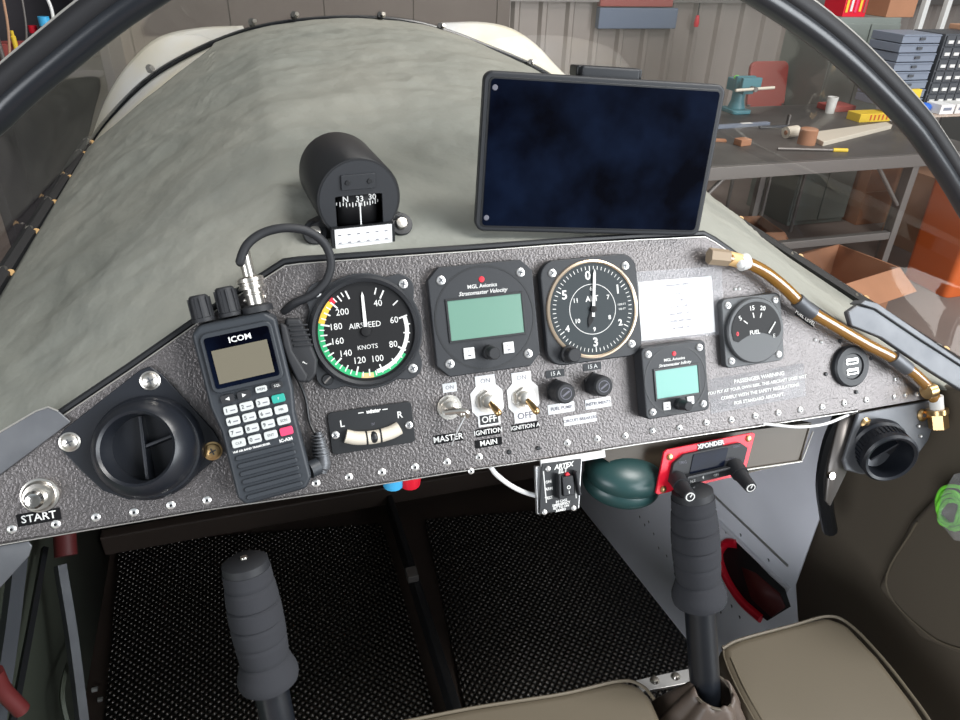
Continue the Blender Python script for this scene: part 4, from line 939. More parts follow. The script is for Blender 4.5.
def fuse(px, py, label):
    t = thing('fuse_holder', label, 'fuse holder', M=MP(px, py, 0))
    b = MB(); b.prism([pol(a, 10) for a in range(0, 360, 60)], 0, 3, 'blacksoft'); b.build('nut', t)
    b = MB(); b.lathe([(0, 3), (8.6, 3), (8.6, 12), (8.2, 12.6), (8.2, 17), (7, 18.6), (0, 18.6)], 'blacksoft', 28); b.ring(4.2, 4.8, 18.6, 18.8, 'ink', n=30); b.box((0, 0, 18.7), (7, 1.4, .4), 'ink', rz=30); b.build('cap', t)
fuse(557, 391, 'black screw cap fuse holder, left of the pair'); fuse(594, 384, 'black screw cap fuse holder, right of the pair')

# ---- slip indicator
P = [pp(x, y, 0) for x, y in [(327, 408), (413, 402), (413.5, 444), (331, 455)]]; cx = sum(p[0] for p in P) / 4; cy = sum(p[1] for p in P) / 4
t = thing('slip_indicator', 'black slip indicator with cream curved tube and letters L and R', 'gauge', M=MX(cx, cy, 0))
b = MB(); b.prism(rrect(62.5, 31.5, 3), 0, 2.5, 'black'); b.build('plate', t, bevel=.4)
b = MB(); b.tube([(-20, -3.0, 3.5), (-14, -5.2, 3.8), (-7, -6.4, 4), (0, -6.8, 4), (7, -6.4, 4), (14, -5.2, 3.8), (20, -3.0, 3.5)], 5.0, 'cream', n=20); tb = b.build('curved_tube', t)
for x in (-5.2, 5.2): b = MB(); b.cyl((x - .6, -6.6, 4), (x + .6, -6.6, 4), 5.3, 'black', n=20); b.build('index_line', tb)
b = MB(); b.sphere((0, -6.6, 5.2), 4.6, 'black'); b.build('ball', tb)
b = MB(); b.text('L', -21.5, 6.2, 5, 'white', 2.5, bold=.08); b.text('R', 21.5, 6.5, 5, 'white', 2.5, bold=.08); b.text('winter', 2, 12.4, 2.8, 'white', 2.5, shear=.3, bold=.2); b.box((-7, 12.4, 2.6), (4, .7, .2), 'white'); b.box((11, 12.4, 2.6), (4, .7, .2), 'white'); b.text('IV', 1, 2.6, 2, 'ink', 2.5); b.build('lettering', t)
screws(t, [(-27.3, -1.2), (27.6, -2.2)], 2.5, 3.0)

# ---- left fresh-air vent
t = thing('air_vent', 'large black eyeball air vent at the left of the panel with open round mouth', 'vent', M=MP(150, 447, 0))
c0 = pp(150, 447)
PV = [(151, 366), (163, 374), (214, 430), (220, 440), (214, 460), (182, 487), (160, 497), (130, 499), (104, 490), (84, 472), (61, 448), (58, 438), (66, 428), (140, 370)]
P = [pp(x, y) for x, y in PV]; b = MB(); b.prism([(p[0] - c0[0], p[1] - c0[1]) for p in P], 0, 3.2, 'vent'); b.build('mounting_plate', t, bevel=.8)
b = MB(); b.lathe([(30, 2), (36, 3), (35.5, 7), (33, 10), (30, 10.5), (28, 9)], 'vent', 72); b.build('outer_ring', t)
tv = Matrix.Rotation(math.radians(-10), 4, 'X') @ Matrix.Rotation(math.radians(-9), 4, 'Y')
b = MB(); b.lathe([(22.5, -14), (33, 2), (33.2, 12), (31.5, 18), (27, 25), (24.8, 26.5), (23, 25), (22, 15), (22, -14)], 'vent', 72, M=tv); nz = b.build('eyeball_nozzle', t)
b = MB(); b.prism([pol(a, 21.8) for a in range(0, 360, 10)], -15, -14, 'seal', M=tv); b.build('duct_back', nz)
b = MB(); b.box((0, 0, 6), (2.4, 43, 14), 'vent', M=tv); b.box((10, 3, 6), (22, 2.4, 12), 'vent', rz=14, M=tv); b.build('vane', nz, bevel=.5)
for i, (x, y) in enumerate([(151, 380), (71, 441), (213, 450)]):
    p = pp(x, y); b = MB(); ccx, ccy = p[0] - c0[0], p[1] - c0[1]; k = 'brass' if i == 2 else 'nickel'
    b.lathe([(0, 3), (6.6, 3), (6.6, 3.8), (5.4, 4.2), (5.0, 5), (3, 6), (0, 6.2)], k, 28, c=(ccx, ccy, 0)); b.box((ccx, ccy, 6.1), (5, .9, .5), 'darkgrey', rz=20); b.box((ccx, ccy, 6.1), (5, .9, .5), 'darkgrey', rz=110); q = b.build('screw', t)
    if i == 2: q['label'] = 'brass coloured screw'

# ---- right air vent below the panel end
t = thing('air_vent', 'black swivel air vent on a dark plate at the lower right corner of the panel', 'vent', M=MP(885, 447, -4))
c0 = pp(885, 447, -4); PV = [(857, 413), (930, 400), (938, 406), (927, 440), (914, 458), (905, 474), (860, 474), (845, 470), (842, 460)]
P = [pp(x, y, -4) for x, y in PV]; b = MB(); b.prism([(p[0] - c0[0], p[1] - c0[1]) for p in P], -2, 2, 'railgrey'); b.build('mounting_plate', t, bevel=1.5, seg=3)
tv = Matrix.Rotation(math.radians(22), 4, 'X') @ Matrix.Rotation(math.radians(-16), 4, 'Y')
c1 = pp(881, 443, 0); off = Matrix.Translation((c1[0] - c0[0] - 2, c1[1] - c0[1], 0))
b = MB(); b.lathe([(19, -14), (26, 0), (26, 6), (24, 8), (24, 20), (25, 21), (25, 26), (23, 28), (20.5, 27), (19.5, 16), (19, -14)], 'vent', 64, M=off @ tv); nz = b.build('swivel_nozzle', t)
b = MB()
for i in range(40):
    a = i * 9; x, y = pol(a, 27.8); b.box((0, 24.1, 14), (1.4, 1.4, 9), 'vent', M=off @ tv @ Matrix.Rotation(math.radians(a), 4, 'Z'))
b.build('grip_ribs', nz)
b = MB(); b.prism([pol(a, 19.4) for a in range(0, 360, 10)], 2, 3, 'seal', M=off @ tv); b.build('duct_back', nz)
b = MB(); b.prism([(-14, -1), (14, -1), (14, 1), (-14, 1)], 3, 16, 'vent', M=off @ tv @ Matrix.Rotation(math.radians(40), 4, 'Z')); b.build('vane', nz, bevel=.5)
for x, y in [(866, 424), (922, 415)]:
    p = pp(x, y, -2); b = MB(); b.lathe([(0, 2), (6, 2), (6, 3), (4, 4.6), (0, 4.8)], 'brass', 24, c=(p[0] - c0[0], p[1] - c0[1], 0)); b.lathe([(0, 4.7), (2, 4.7), (1.8, 5.1), (0, 5.1)], 'darkgrey', 12, c=(p[0] - c0[0], p[1] - c0[1], 0)); b.build('screw', t)
b = MB()
for x, y in [(920, 436), (914, 446), (918, 426)]: p = pp(x, y, -2); b.sphere((p[0] - c0[0], p[1] - c0[1], 2.6), 1.8, 'rivet', n=10)
b.build('terminal_studs', t)

# ---- usb socket
t = thing('usb_socket', 'round dark double USB charging socket at the right of the panel', 'socket', M=MP(849, 366, 0))
b = MB(); b.lathe([(0, 0), (19, 0), (19, 3.5), (17.5, 5), (12, 5), (11.5, 3), (0, 3)], 'gauge', 56); b.build('bezel', t)
b = MB(); b.lathe([(0, 2.8), (11.5, 2.8), (11.2, 3.6), (0, 3.6)], 'black', 40); fc = b.build('socket_face', t)
for s in (-1, 1):
    b = MB()
    for cx, cy, w_, h_ in ((0, 4.6 * s + 2.2, 12, .9), (0, 4.6 * s - 2.2, 12, .9), (-5.8, 4.6 * s, .9, 4.4), (5.8, 4.6 * s, .9, 4.4)): b.box((cx, cy, 3.9), (w_, h_, .8), 'rivet')
    b.box((0, 4.6 * s + .7, 3.8), (9.5, 1.3, .7), 'paper'); b.build('usb_port', fc)

# ---- handheld radio
def N2(px, py, h): return pp(px, py, h)
RH = 30
a = pp(232, 316, RH); c = pp(278, 500, RH); ang = math.degrees(math.atan2(c[0] - a[0], a[1] - c[1]))
cx, cy = (a[0] + c[0]) / 2, (a[1] + c[1]) / 2; H_ = math.hypot(c[0] - a[0], c[1] - a[1]); W2 = 27.5
print('radio', H_, ang)
t = thing('handheld_radio', 'black handheld airband radio with keypad clipped to the panel left of the airspeed gauge', 'radio', M=MX(cx, cy, 0, ang))
hh = H_ / 2
P = [(-W2 + 5, hh), (W2 - 6, hh), (W2 + .5, hh - 6), (W2 + .5, 8), (W2 - 2, -10), (W2 - 1.5, -hh + 7), (W2 - 7, -hh), (-W2 + 6, -hh), (-W2 + 1.5, -hh + 6), (-W2 + 2, -10), (-W2 - 1, 8), (-W2 - 1, hh - 5)]
b = MB(); b.prism(P, 3, RH - 2, 'radio', taper=.97); b.build('body', t, bevel=2.5, seg=3)
b = MB(); b.box((0, -8, 1.5), (30, 60, 3), 'blacksoft'); b.build('belt_clip', t, bevel=.5)
# raised face frame round the display
ty = hh - 8
b = MB(); b.prism(rrect(47, 41, 5, cx=0, cy=ty - 20), RH - 2.5, RH + .6, 'radio'); b.build('display_surround', t, bevel=1.2, seg=3)
b = MB(); b.prism(rrect(42, 34.5, 2, cx=0, cy=ty - 20), RH + .4, RH + 1.1, 'screen'); wn = b.build('display_window', t, bevel=.3)
b = MB(); b.box((0, ty - 23, RH + 1.2), (36, 22.5, .5), 'lcdgrey'); b.build('lcd', wn)
b = MB(); b.text('ICOM', 1.5, ty - 7.3, 3.7, 'white', RH + 1.1, bold=.12, sx=1.1); b.build('lettering', wn)
ky = ty - 45
keys = [[(-15.5, 'dark', '<'), (-4.8, 'dark', '>'), (6.8, 'key', 'MEM'), (17.4, 'dark2', 'SQL')],
        [(-15.5, 'key', '1'), (-5, 'key', '2'), (5.7, 'key', '3'), (16.2, 'keygreen', 'F')],
        [(-15.5, 'key', '4'), (-5, 'key', '5'), (5.7, 'key', '6'), (16.2, 'key', 'MR')],
        [(-15.5, 'key', '7'), (-5, 'key', '8'), (5.7, 'key', '9'), (16.2, 'key', 'SCN')],
        [(-15.5, 'key', 'CLR'), (-5, 'key', '0'), (5.7, 'key', 'ENT'), (16.2, 'keyred', '')]]
for r_, row in enumerate(keys):
    for x, k, s_ in row:
        y = ky - r_ * 7.7; w_, h_ = (8.8, 5.6) if r_ else ((8.6, 5.4) if k == 'dark' else (7.6, 4.2))
        if r_ == 0 and x > 5: y += 1.2
        b = MB(); b.prism(rrect(w_, h_, 1.2, 3, cx=x, cy=y), RH - 2, RH + .2, {'dark': 'blacksoft', 'dark2': 'blacksoft'}.get(k, k))
        if k in ('dark', 'dark2'): b.ring(.1, .2, RH, RH + .05, 'black', n=6, c=(x, y))
        q = b.build('key', t, bevel=.35)
        if s_:
            b = MB()
            if s_ in '<>': sg = -1 if s_ == '<' else 1; b.prism([(x - 1.2 * sg, y - 1.3), (x + 1.5 * sg, y), (x - 1.2 * sg, y + 1.3)], RH + .2, RH + .35, 'white')
            elif len(s_) == 1 and s_ != 'F': b.text(s_, x - 2.4, y, 2.6, 'darkgrey', RH + .2, bold=.05); b.box((x + 1.5, y - .4, RH + .25), (3.2, .7, .1), 'ink')
            else: b.text(s_, x, y, 1.7, 'white' if k in ('dark2', 'keygreen') else 'darkgrey', RH + .2)
            b.build('key_legend', q)
b = MB(); b.text('RECALL', 6.5, ky + 5.4, 1.6, 'keygreen', RH - 2); b.text('VHF AIR BAND TRANSCEIVER', -8.5, ky - 36.6, 1.3, 'white', RH - 2, bold=.08); b.text('IC-A24', 14.5, ky - 36.8, 2.1, 'white', RH - 2, bold=.15); b.build('lettering', t)
y = ky - 41
for i in range(6):
    yy = y - i * 5.6
    if yy < -hh + 4: break
    b = MB(); b.prism(rrect(39.5 - i * .3, 3.6, 1.6, 4, cx=-.5, cy=yy), RH - 3, RH - .3, 'radio'); b.build('grille_bar', t, bevel=.9, seg=3)
# top of the radio
for x, hk in ((-19, 17), (-1.5, 19)):
    b = MB(); T = Matrix.Translation((x, hh, 15)) @ Matrix.Rotation(math.radians(-90), 4, 'X')
    b.lathe([(0, 0), (7.6, 0), (7.6, 2.5), (6.9, 3), (6.3, hk), (5, hk + 1.2), (0, hk + 1.2)], 'blacksoft', 28, M=T)
    for i in range(9): b.box((6.9, 0, hk * .55), (1.2, 1.3, hk * .8), 'blacksoft', M=T @ Matrix.Rotation(math.radians(i * 40), 4, 'Z'))
    b.build('control_knob', t)
T = Matrix.Translation((16.5, hh, 14)) @ Matrix.Rotation(math.radians(-90), 4, 'X') 
b = MB(); b.lathe([(0, -1), (10.5, -1), (10.5, 3), (8, 4.5), (0, 4.5)], 'blacksoft', 32, M=T); b.build('antenna_base', t)
# speaker-mic plug and accessory on the right side
t2 = thing('coax_lead', 'black coaxial lead with a silver connector looping from the radio top', 'cable', M=MX(cx, cy, 0, ang) @ Matrix.Translation((.0165, hh * .001, .014)) @ Matrix.Rotation(math.radians(-90), 4, 'X'))
b = MB(); b.lathe([(0, 4.5), (6.2, 4.5), (6.2, 11), (7.2, 11.3), (7.2, 12.5), (6.2, 13), (6.2, 15), (9, 15.4), (9, 17), (8.2, 17.6), (8.2, 19.6), (9, 20.2), (9, 22.5), (7.5, 23.5), (4.3, 24), (4.3, 41), (0, 41)], 'nickel', 32)
for s in (-1, 1): b.sphere((6.6 * s, 0, 8.5), 1.6, 'nickel', n=10)
b.build('bnc_connector', t2)
M2 = t2.matrix_world
tip = mm(M2 @ Vector((0, 0, .038)))
P = [tip] + [mm(atP(x, y, h)) for x, y, h in [(240, 262, 18), (247, 245, 20), (263, 233, 20), (285, 228, 20), (307, 231, 18), (324, 243, 14), (331, 262, 10), (326, 281, 7), (312, 295, 5), (295, 303, 2), (283, 312, -2)]]
b = MB(); b.tube(P, 3.1, 'blacksoft', n=14); b.build('lead', t2, world=True)
# mic plug block
def pq(L, h): return [pp(x, y, h) for x, y in L]
mc = pp(305, 352, 14)
t3 = thing('audio_plug', 'ribbed black audio plug block on the right side of the radio', 'plug', M=MX(mc[0], mc[1], 0))
P = [(x - mc[0], y - mc[1]) for x, y in pq([(285, 318), (301, 318), (306, 330), (318, 360), (317, 374), (309, 384), (298, 380), (290, 352), (284, 335)], 18)]
b = MB(); b.prism(P, 4, 18, 'blacksoft'); bd = b.build('plug_body', t3, bevel=2.5, seg=3)
P = [(x - mc[0], y - mc[1]) for x, y in pq([(279, 322), (287, 325), (293, 350), (309, 376), (306, 383), (298, 382), (288, 362), (282, 345)], 24)]
b = MB(); b.prism(P, 10, 25, 'blacksoft'); b.build('plug_arm', t3, bevel=2.2, seg=3)
for i in range(5):
    x, y = pp(298 + i * 1.3, 325 + i * 5, 18); b = MB(); b.box((x - mc[0], y - mc[1], 18.4), (13, 1.4, 1.6), 'blacksoft', rz=-4); b.build('grip_rib', bd, bevel=.4)
x, y = pp(305, 363, 18); b = MB(); b.text('?', x - mc[0], y - mc[1], 3.2, 'white', 18, rot=60, bold=.1); b.build('plug_mark', bd)
# thin lead down the side and the right-angle jack
jc = pp(319, 455, 8); t4 = thing('earphone_jack', 'angled black jack with ribbed sleeve beside the lower right of the radio', 'plug', M=MX(jc[0], jc[1], 0))
b = MB(); P = [pp(x, y, 8) for x, y in [(318, 432), (321, 447), (323, 462), (321, 472)]]; b.tube([(p[0] - jc[0], p[1] - jc[1], 8) for p in P], 4, 'railgrey', n=12, radii=[2.6, 4, 5, 5.5, 4.5])
b.build('strain_relief', t4)
for i in range(7):
    p = pp(317.5 + i * .6, 435 + i * 3.2, 8); b = MB(); b.lathe([(3.2 + i * .25, -.5), (4.6 + i * .3, -.5), (4.6 + i * .3, .5), (3.2 + i * .25, .5)], 'railgrey', 14, M=Matrix.Translation((p[0] - jc[0], p[1] - jc[1], 8)) @ Matrix.Rotation(math.radians(90), 4, 'X')); b.build('sleeve_ring', t4)
p = pp(318, 466, 12); q = pp(309, 470, 14); b = MB(); b.cyl((p[0] - jc[0], p[1] - jc[1], 12), (q[0] - jc[0], q[1] - jc[1], 15), 6.2, 'radio', n=20); b.build('jack_body', t4)
b = MB(); P = [mm(atP(x, y, h)) for x, y, h in [(293, 372, 12), (300, 384, 6), (306, 400, 3), (309, 420, 3), (314, 432, 6), (318, 438, 8)]]; b.tube(P, 1.1, 'black', n=8); b.build('lead', t4, world=True)

# ---- compass on the deck
pc = atP(358, 196, 0)
cb = MB()
fc = atY(359, 200, .045); fc = mm(fc); back = mm(atY(349, 170, .125)); ax = (back - fc); 
ax = Vector((ax.x, ax.y, 0)); L = 84
t = thing('magnetic_compass', 'black cylindrical magnetic compass standing on the deck above the panel', 'compass', M=Matrix.Translation(fc * .001) @ Matrix.Rotation(math.radians(4), 4, 'Z') @ Matrix.Rotation(math.radians(90), 4, 'X'))
R_ = 31.5
b = MB(); b.lathe([(0, -L), (R_ - 5, -L), (R_ - 1, -L + 4), (R_, -L + 10), (R_, -2), (R_ - 1.2, 0), (R_ - 3, 0), (R_ - 3, -26), (0, -26)], 'black', 72); cb_ = b.build('housing', t)
b = MB()
WX, WY0, WY1 = 17.5, -20, 4
def ringframe(x0, y0, x1, y1, R0, z0, z1, k):
    """disc with a rectangular window"""
    n = 72; b = MB(); outer = [(math.cos(2 * math.pi * i / n) * R0, math.sin(2 * math.pi * i / n) * R0) for i in range(n)]
    cx_, cy_ = (x0 + x1) / 2, (y0 + y1) / 2; inner = []
    for x, y in outer:
        dx, dy = x - cx_, y - cy_; s_ = min((x1 - x0) / 2 / max(1e-6, abs(dx)), (y1 - y0) / 2 / max(1e-6, abs(dy))); inner.append((cx_ + dx * s_, cy_ + dy * s_))
    V = [(x, y, z1) for x, y in outer] + [(x, y, z1) for x, y in inner] + [(x, y, z0) for x, y in inner] + [(x, y, z0) for x, y in outer]
    F = []
    for i in range(n):
        j = (i + 1) % n
        for q in range(4): F.append([q * n + i, q * n + j, ((q + 1) % 4) * n + j, ((q + 1) % 4) * n + i])
    b.faces(V, F, k); return b
b = ringframe(-WX, WY0, WX, WY1, R_ - 2.6, -2, .4, 'gauge'); b.build('face_plate', t, smooth=False)
b = MB(); b.lathe([(20, -14), (20, 20)], 'black', 8); b.b.free()
b = MB(); b.grid(lambda u, v: Vector((math.sin((u - .5) * 1.9) * 19, WY0 + v * (WY1 - WY0 + 2), -1.8 - 13 + math.cos((u - .5) * 1.9) * 13 - 1)), 24, 2, 'dial'); card = b.build('compass_card', t, solid=.5)
b = MB()
for s_, u in (('N', -.34), ('33', .03), ('30', .40)):
    x = math.sin(u * 1.5) * 19; z = -15 + math.cos(u * 1.5) * 13; b.text(s_, x, 0.2, 4.2, 'white', z + .6, bold=.1)
for i in range(15):
    x = -15.5 + i * 2.2; b.box((x, -3.6, -1.0 - (x / 17) ** 2 * 6), (.7, 3.6 if i % 2 else 2.2, .3), 'white')
b.build('card_markings', card)
b = MB(); b.box((.5, -10.5, .4), (.9, 17, .8), 'paper'); b.build('lubber_line', t)
b = MB(); b.prism(rrect(25, 11, 1, cx=0, cy=14), 0, 2, 'gauge'); kp = b.build('corrector_plate', t, bevel=.4)
for s in (-8, 8): b = MB(); b.lathe([(0, 2), (2, 2), (1.6, 2.8), (0, 2.8)], 'black', 14, c=(s, 14, 0)); b.build('corrector_screw', kp)
b = MB(); b.prism(rrect(48, 23.5, 1, cx=1, cy=-30), 1, 5, 'black'); dc = b.build('card_holder', t, bevel=.4)
b = MB(); b.prism(rrect(43, 21, .5, cx=1, cy=-29.3), 5, 5.6, 'paper'); cc = b.build('deviation_card', dc)
b = MB()
for i in range(6): 
    for j in range(3): b.box((-17 + i * 7, -23.5 - j * 6, 5.7), (2.2, .7, .1), 'ink')
b.box((1, -30.5, 5.65), (40, .25, .1), 'ink'); b.build('card_writing', cc)
for s in (-1, 1):
    b = MB(); b.prism([(s * 16, -26), (s * 24, -14), (s * 36, -19), (s * 40, -25), (s * 36, -31), (s * 18, -34)], -20, -8, 'black'); b.lathe([(0, 0), (9, 0), (9, 4), (0, 4)], 'black', 24, M=Matrix.Translation((s * 33, -26, -9)) @ Matrix.Rotation(math.radians(-40), 4, 'X')); f_ = b.build('mounting_foot', t, bevel=.6)
    b = MB(); b.lathe([(0, 4), (5, 4), (4, 6.5), (0, 7)], 'nickel', 20, M=Matrix.Translation((s * 33, -26, -9)) @ Matrix.Rotation(math.radians(-40), 4, 'X')); b.build('foot_screw', f_)
b = MB(); b.box((0, -R_ - 3, -40), (40, 12, 50), 'black'); b.build('base', t, bevel=1)

# ---- tablet
K_ = .93; ct = CAM + (Vector((.20960, .06738, 1.34796)) - CAM) * K_
MT = Matrix.Translation(ct) @ Matrix.Rotation(-.14128, 4, 'Z') @ Matrix.Rotation(-.11185, 4, 'X') @ Matrix.Rotation(.05064, 4, 'Y')
MT = Matrix.Translation(ct) @ (Matrix.Rotation(-.14128, 4, 'Z') @ Matrix.Rotation(-.11185, 4, 'X') @ Matrix.Rotation(.05064, 4, 'Y')) @ Matrix.Rotation(math.radians(90), 4, 'X')
t = thing('tablet', 'black tablet with its dark screen off, mounted above the panel', 'tablet', M=MT)
TW, THh = 200 * K_, 125 * K_
b = MB(); b.prism(rrect(TW, THh, 7, 6), -11, 0, 'gauge'); b.build('case', t, bevel=2, seg=3)
b = MB(); b.prism(rrect(TW - 7, THh - 7, 4, 6), -.5, .5, 'black'); b.build('inner_bezel', t, bevel=.5)
b = MB(); b.prism(rrect(TW - 10, THh - 10, 3, 6), .4, .9, 'screen'); gl = b.build('screen', t)
for s in (1, -1): b = MB(); b.lathe([(0, .9), (2.1, .9), (1.8, 1.3), (0, 1.3)], 'ink', 16, c=(-TW / 2 + 8, s * (THh / 2 - 11), 0)); b.build('corner_sensor', t)
t = thing('tablet_mount', 'dark mounting block standing behind the top edge of the tablet', 'mount', M=MT)
b = MB(); b.box((5, THh / 2 - 6, -24), (46, 26, 24), 'gauge'); b.build('clamp_block', t, bevel=2)
b = MB(); b.box((5, THh / 2 + 3, -26), (52, 8, 20), 'black'); b.build('clamp_top', t, bevel=1.5)
b = MB(); b.tube([(10, THh / 2 - 16, -26), (6, 20, -30), (2, -20, -28), (0, -THh / 2 + 3, -20)], 9, 'black', n=14); b.build('arm', t)

# ---- amber fuel sight hose with fittings
def LP(L): return [mm(atP(x, y, h)) for x, y, h in L]
t = thing('sight_hose', 'amber fuel sight hose with brass ends running down the right edge of the panel', 'hose', M=MP(820, 315, 8))
b = MB(); b.tube(LP([(728, 258, 12), (745, 262, 12), (765, 272, 12), (785, 288, 12), (806, 308, 12), (835, 326, 12), (866, 344, 12), (893, 358, 12), (915, 374, 11), (930, 390, 9), (938, 405, 7)]), 5.2, 'amber', n=18); hs = b.build('hose', t, world=True)
for L in ([(797, 300, 13), (806, 308, 13), (813, 313, 13)], [(893, 357, 13), (903, 365, 13), (908, 369, 13)]):
    b = MB(); b.tube(LP(L), 6.3, 'railgrey', n=16); b.build('hose_sleeve', hs, world=True)
for x, y in ((928, 391), (742, 262)):
    b = MB(); P = LP([(x - 2, y + 1, 12), (x + 5, y - 1, 12)]); b.cyl(P[0], P[1], 7, 'brass' if x > 800 else 'white', n=18); b.build('hose_clip', hs, world=True)
b = MB(); P = LP([(936, 396, 8), (937, 409, 7), (939, 428, 7)]); b.cyl(P[0], P[1], 6, 'white', n=20); b.cyl(P[1], P[2], 8.5, 'brass', n=6); b.cyl(P[1], P[1].lerp(P[2], .25), 9.5, 'brass', n=20); f_ = b.build('lower_elbow', t, world=True); f_['label'] = 'brass hexagonal elbow'
b = MB(); P = LP([(709, 256, 9), (728, 258, 11), (740, 261, 12)]); b.cyl(P[0], P[1], 7, 'fitting', n=6); b.cyl(P[1], P[2], 6, 'tan', n=18); b.sphere(LP([(741, 264, 16)])[0], 4, 'white', n=12); b.build('upper_union', t, world=True)
# grey angle rail over the right edge
t = thing('canopy_rail', 'scuffed dark grey metal rail along the right canopy sill', 'rail', M=MP(900, 345, 20))
P = [pp(x, y, 10) for x, y in [(846, 312), (856, 305), (872, 309), (915, 338), (968, 372), (975, 400), (930, 372), (880, 338), (850, 326)]]; c0 = pp(900, 345, 20)
b = MB(); b.prism([(p[0] - c0[0], p[1] - c0[1]) for p in P], -14, -8, 'railgrey'); b.build('rail_plate', t, bevel=1.5, seg=3)
b = MB(); P = [pp(x, y, 10) for x, y in [(857, 304), (872, 309), (915, 338), (968, 372), (966, 366), (915, 331), (874, 303), (862, 300)]]; b.prism([(p[0] - c0[0], p[1] - c0[1]) for p in P], -20, -6, 'railgrey'); b.build('rail_flange', t, bevel=1)
# left bracket plate overlapping the panel
t = thing('corner_bracket', 'dark grey bracket plate overlapping the left end of the panel top edge', 'bracket', M=MP(20, 445, 0))
c0 = pp(20, 445, 0); P = [pp(x, y, 3) for x, y in [(-60, 472), (0, 432), (36, 411), (48, 407), (58, 411), (71, 422), (0, 475), (-60, 515)]]
b = MB(); b.prism([(p[0] - c0[0], p[1] - c0[1]) for p in P], 1, 3, 'railgrey'); pl = b.build('bracket_plate', t, bevel=.8)
b = MB(); b.tube([(p[0] - c0[0], p[1] - c0[1], 3) for p in [P[0], P[1], P[2], P[3], P[4]]], .6, 'panel_edge', n=6, sub=1); b.build('bare_edge', pl)
t = thing('end_bracket', 'grey bracket plate dropping below the left end of the panel', 'bracket', M=MP(10, 560, 0))
c0 = pp(10, 560, 0); P = [pp(x, y, -3) for x, y in [(-60, 556), (28, 541), (32, 546), (29, 556), (0, 588), (-30, 612), (-60, 620)]]
b = MB(); b.prism([(p[0] - c0[0], p[1] - c0[1]) for p in P], -4.6, -2.8, 'railgrey'); b.build('bracket_plate', t, bevel=.8)

# ================================================================== under the panel
# tray
T_ = [pp(x, y, -4) for x, y in [(598, 452), (808, 425), (806, 462), (738, 476), (660, 494), (632, 500)]]
t = thing('avionics_tray', 'olive brown metal tray under the right half of the panel', 'tray', M=MX(T_[0][0], T_[0][1], -4))
c0 = T_[0]; P = [(p[0] - c0[0], p[1] - c0[1]) for p in T_]
rb = [pp(x, y, -4) for x, y in [(598, 452), (818, 424), (807, 463), (656, 498)]]; rb = [(p[0] - c0[0], p[1] - c0[1]) for p in rb]
b = MB()
V = []
for z in (-8, -150): V += [(x, y, z) for x, y in rb]
b.faces(V, [[0, 1, 5, 4], [1, 2, 6, 5], [2, 3, 7, 6], [3, 0, 4, 7], [4, 5, 6, 7]], 'tray'); b.build('tray_box', t, solid=1.5, smooth=False)
b = MB(); b.tube([(rb[1][0], rb[1][1] - 8, -7), (rb[2][0], rb[2][1], -7), (rb[3][0] + 70, rb[3][1] + 8, -7)], .8, 'panel_edge', n=6, sub=1); b.build('tray_edge', t)
b = MB(); b.prism(rb, -11, -9, 'tray'); b.build('tray_front', t)
# transponder
P = [pp(x, y, 2) for x, y in [(663, 455), (755, 433), (744, 476), (655, 497)]]; P = [pp(x, y, 2) for x, y in [(664, 450), (755, 432), (744, 474), (655, 495)]]
cx = sum(p[0] for p in P) / 4; cy = sum(p[1] for p in P) / 4; Pl = [(p[0] - cx, p[1] - cy) for p in P]
t = thing('transponder', 'red-plated transponder with two long black knobs under the panel', 'transponder', M=MX(cx, cy, 2))
def bil(u, v, z=0):   # u 0..1 left-right, v 0..1 bottom-top
    a = Vector(Pl[3]).lerp(Vector(Pl[2]), u); c = Vector(Pl[0]).lerp(Vector(Pl[1]), u); q = a.lerp(c, v); return (q.x, q.y)
def rp(x0, y0, x1, y1, cut=0): return [bil(*q) for q in ((x0 + cut, y0), (x1 - cut, y0), (x1, y0 + cut * 1.6), (x1, y1 - cut * 1.6), (x1 - cut, y1), (x0 + cut, y1), (x0, y1 - cut * 1.6), (x0, y0 + cut * 1.6))]
b = MB(); b.prism(rp(0, 0, 1, 1, .03), -1.5, 1, 'redplate'); b.build('red_plate', t, bevel=.4)
b = MB(); b.prism(rp(.10, .10, .92, .84, .10), 1, 5, 'blacksoft'); b.build('unit_face', t, bevel=.8)
b = MB(); b.prism(rp(.30, .36, .68, .80, .01), 5, 5.6, 'screen'); b.build('display', t)
b = MB(); b.prism(rp(.24, .30, .72, .36, .01), 5, 11, 'gauge'); b.build('sun_ledge', t, bevel=.8)
b = MB(); x, y = bil(.5, .92); an = math.degrees(math.atan2(Pl[1][1] - Pl[0][1], Pl[1][0] - Pl[0][0])); b.box((x, y, 1.4), (24, 5.6, .8), 'black', rz=an); b.text('XPONDER', x, y, 3.9, 'white', 1.8, rot=an, bold=.15); b.build('name_label', t)
b = MB()
for s_, u, v, cap in (('ALT', .36, .17, 2.2), ('4', .47, .20, 3), ('OFF', .62, .19, 2.2), ('TRIG', .2, .66, 2.4), ('IDENT', .78, .78, 1.8), ('SQUAWK', .74, .5, 1.6), ('VFR', .18, .40, 1.8)):
    x, y = bil(u, v); b.text(s_, x, y, cap, 'ink' if v > .4 else 'white', 5, rot=an)
b.build('lettering', t)
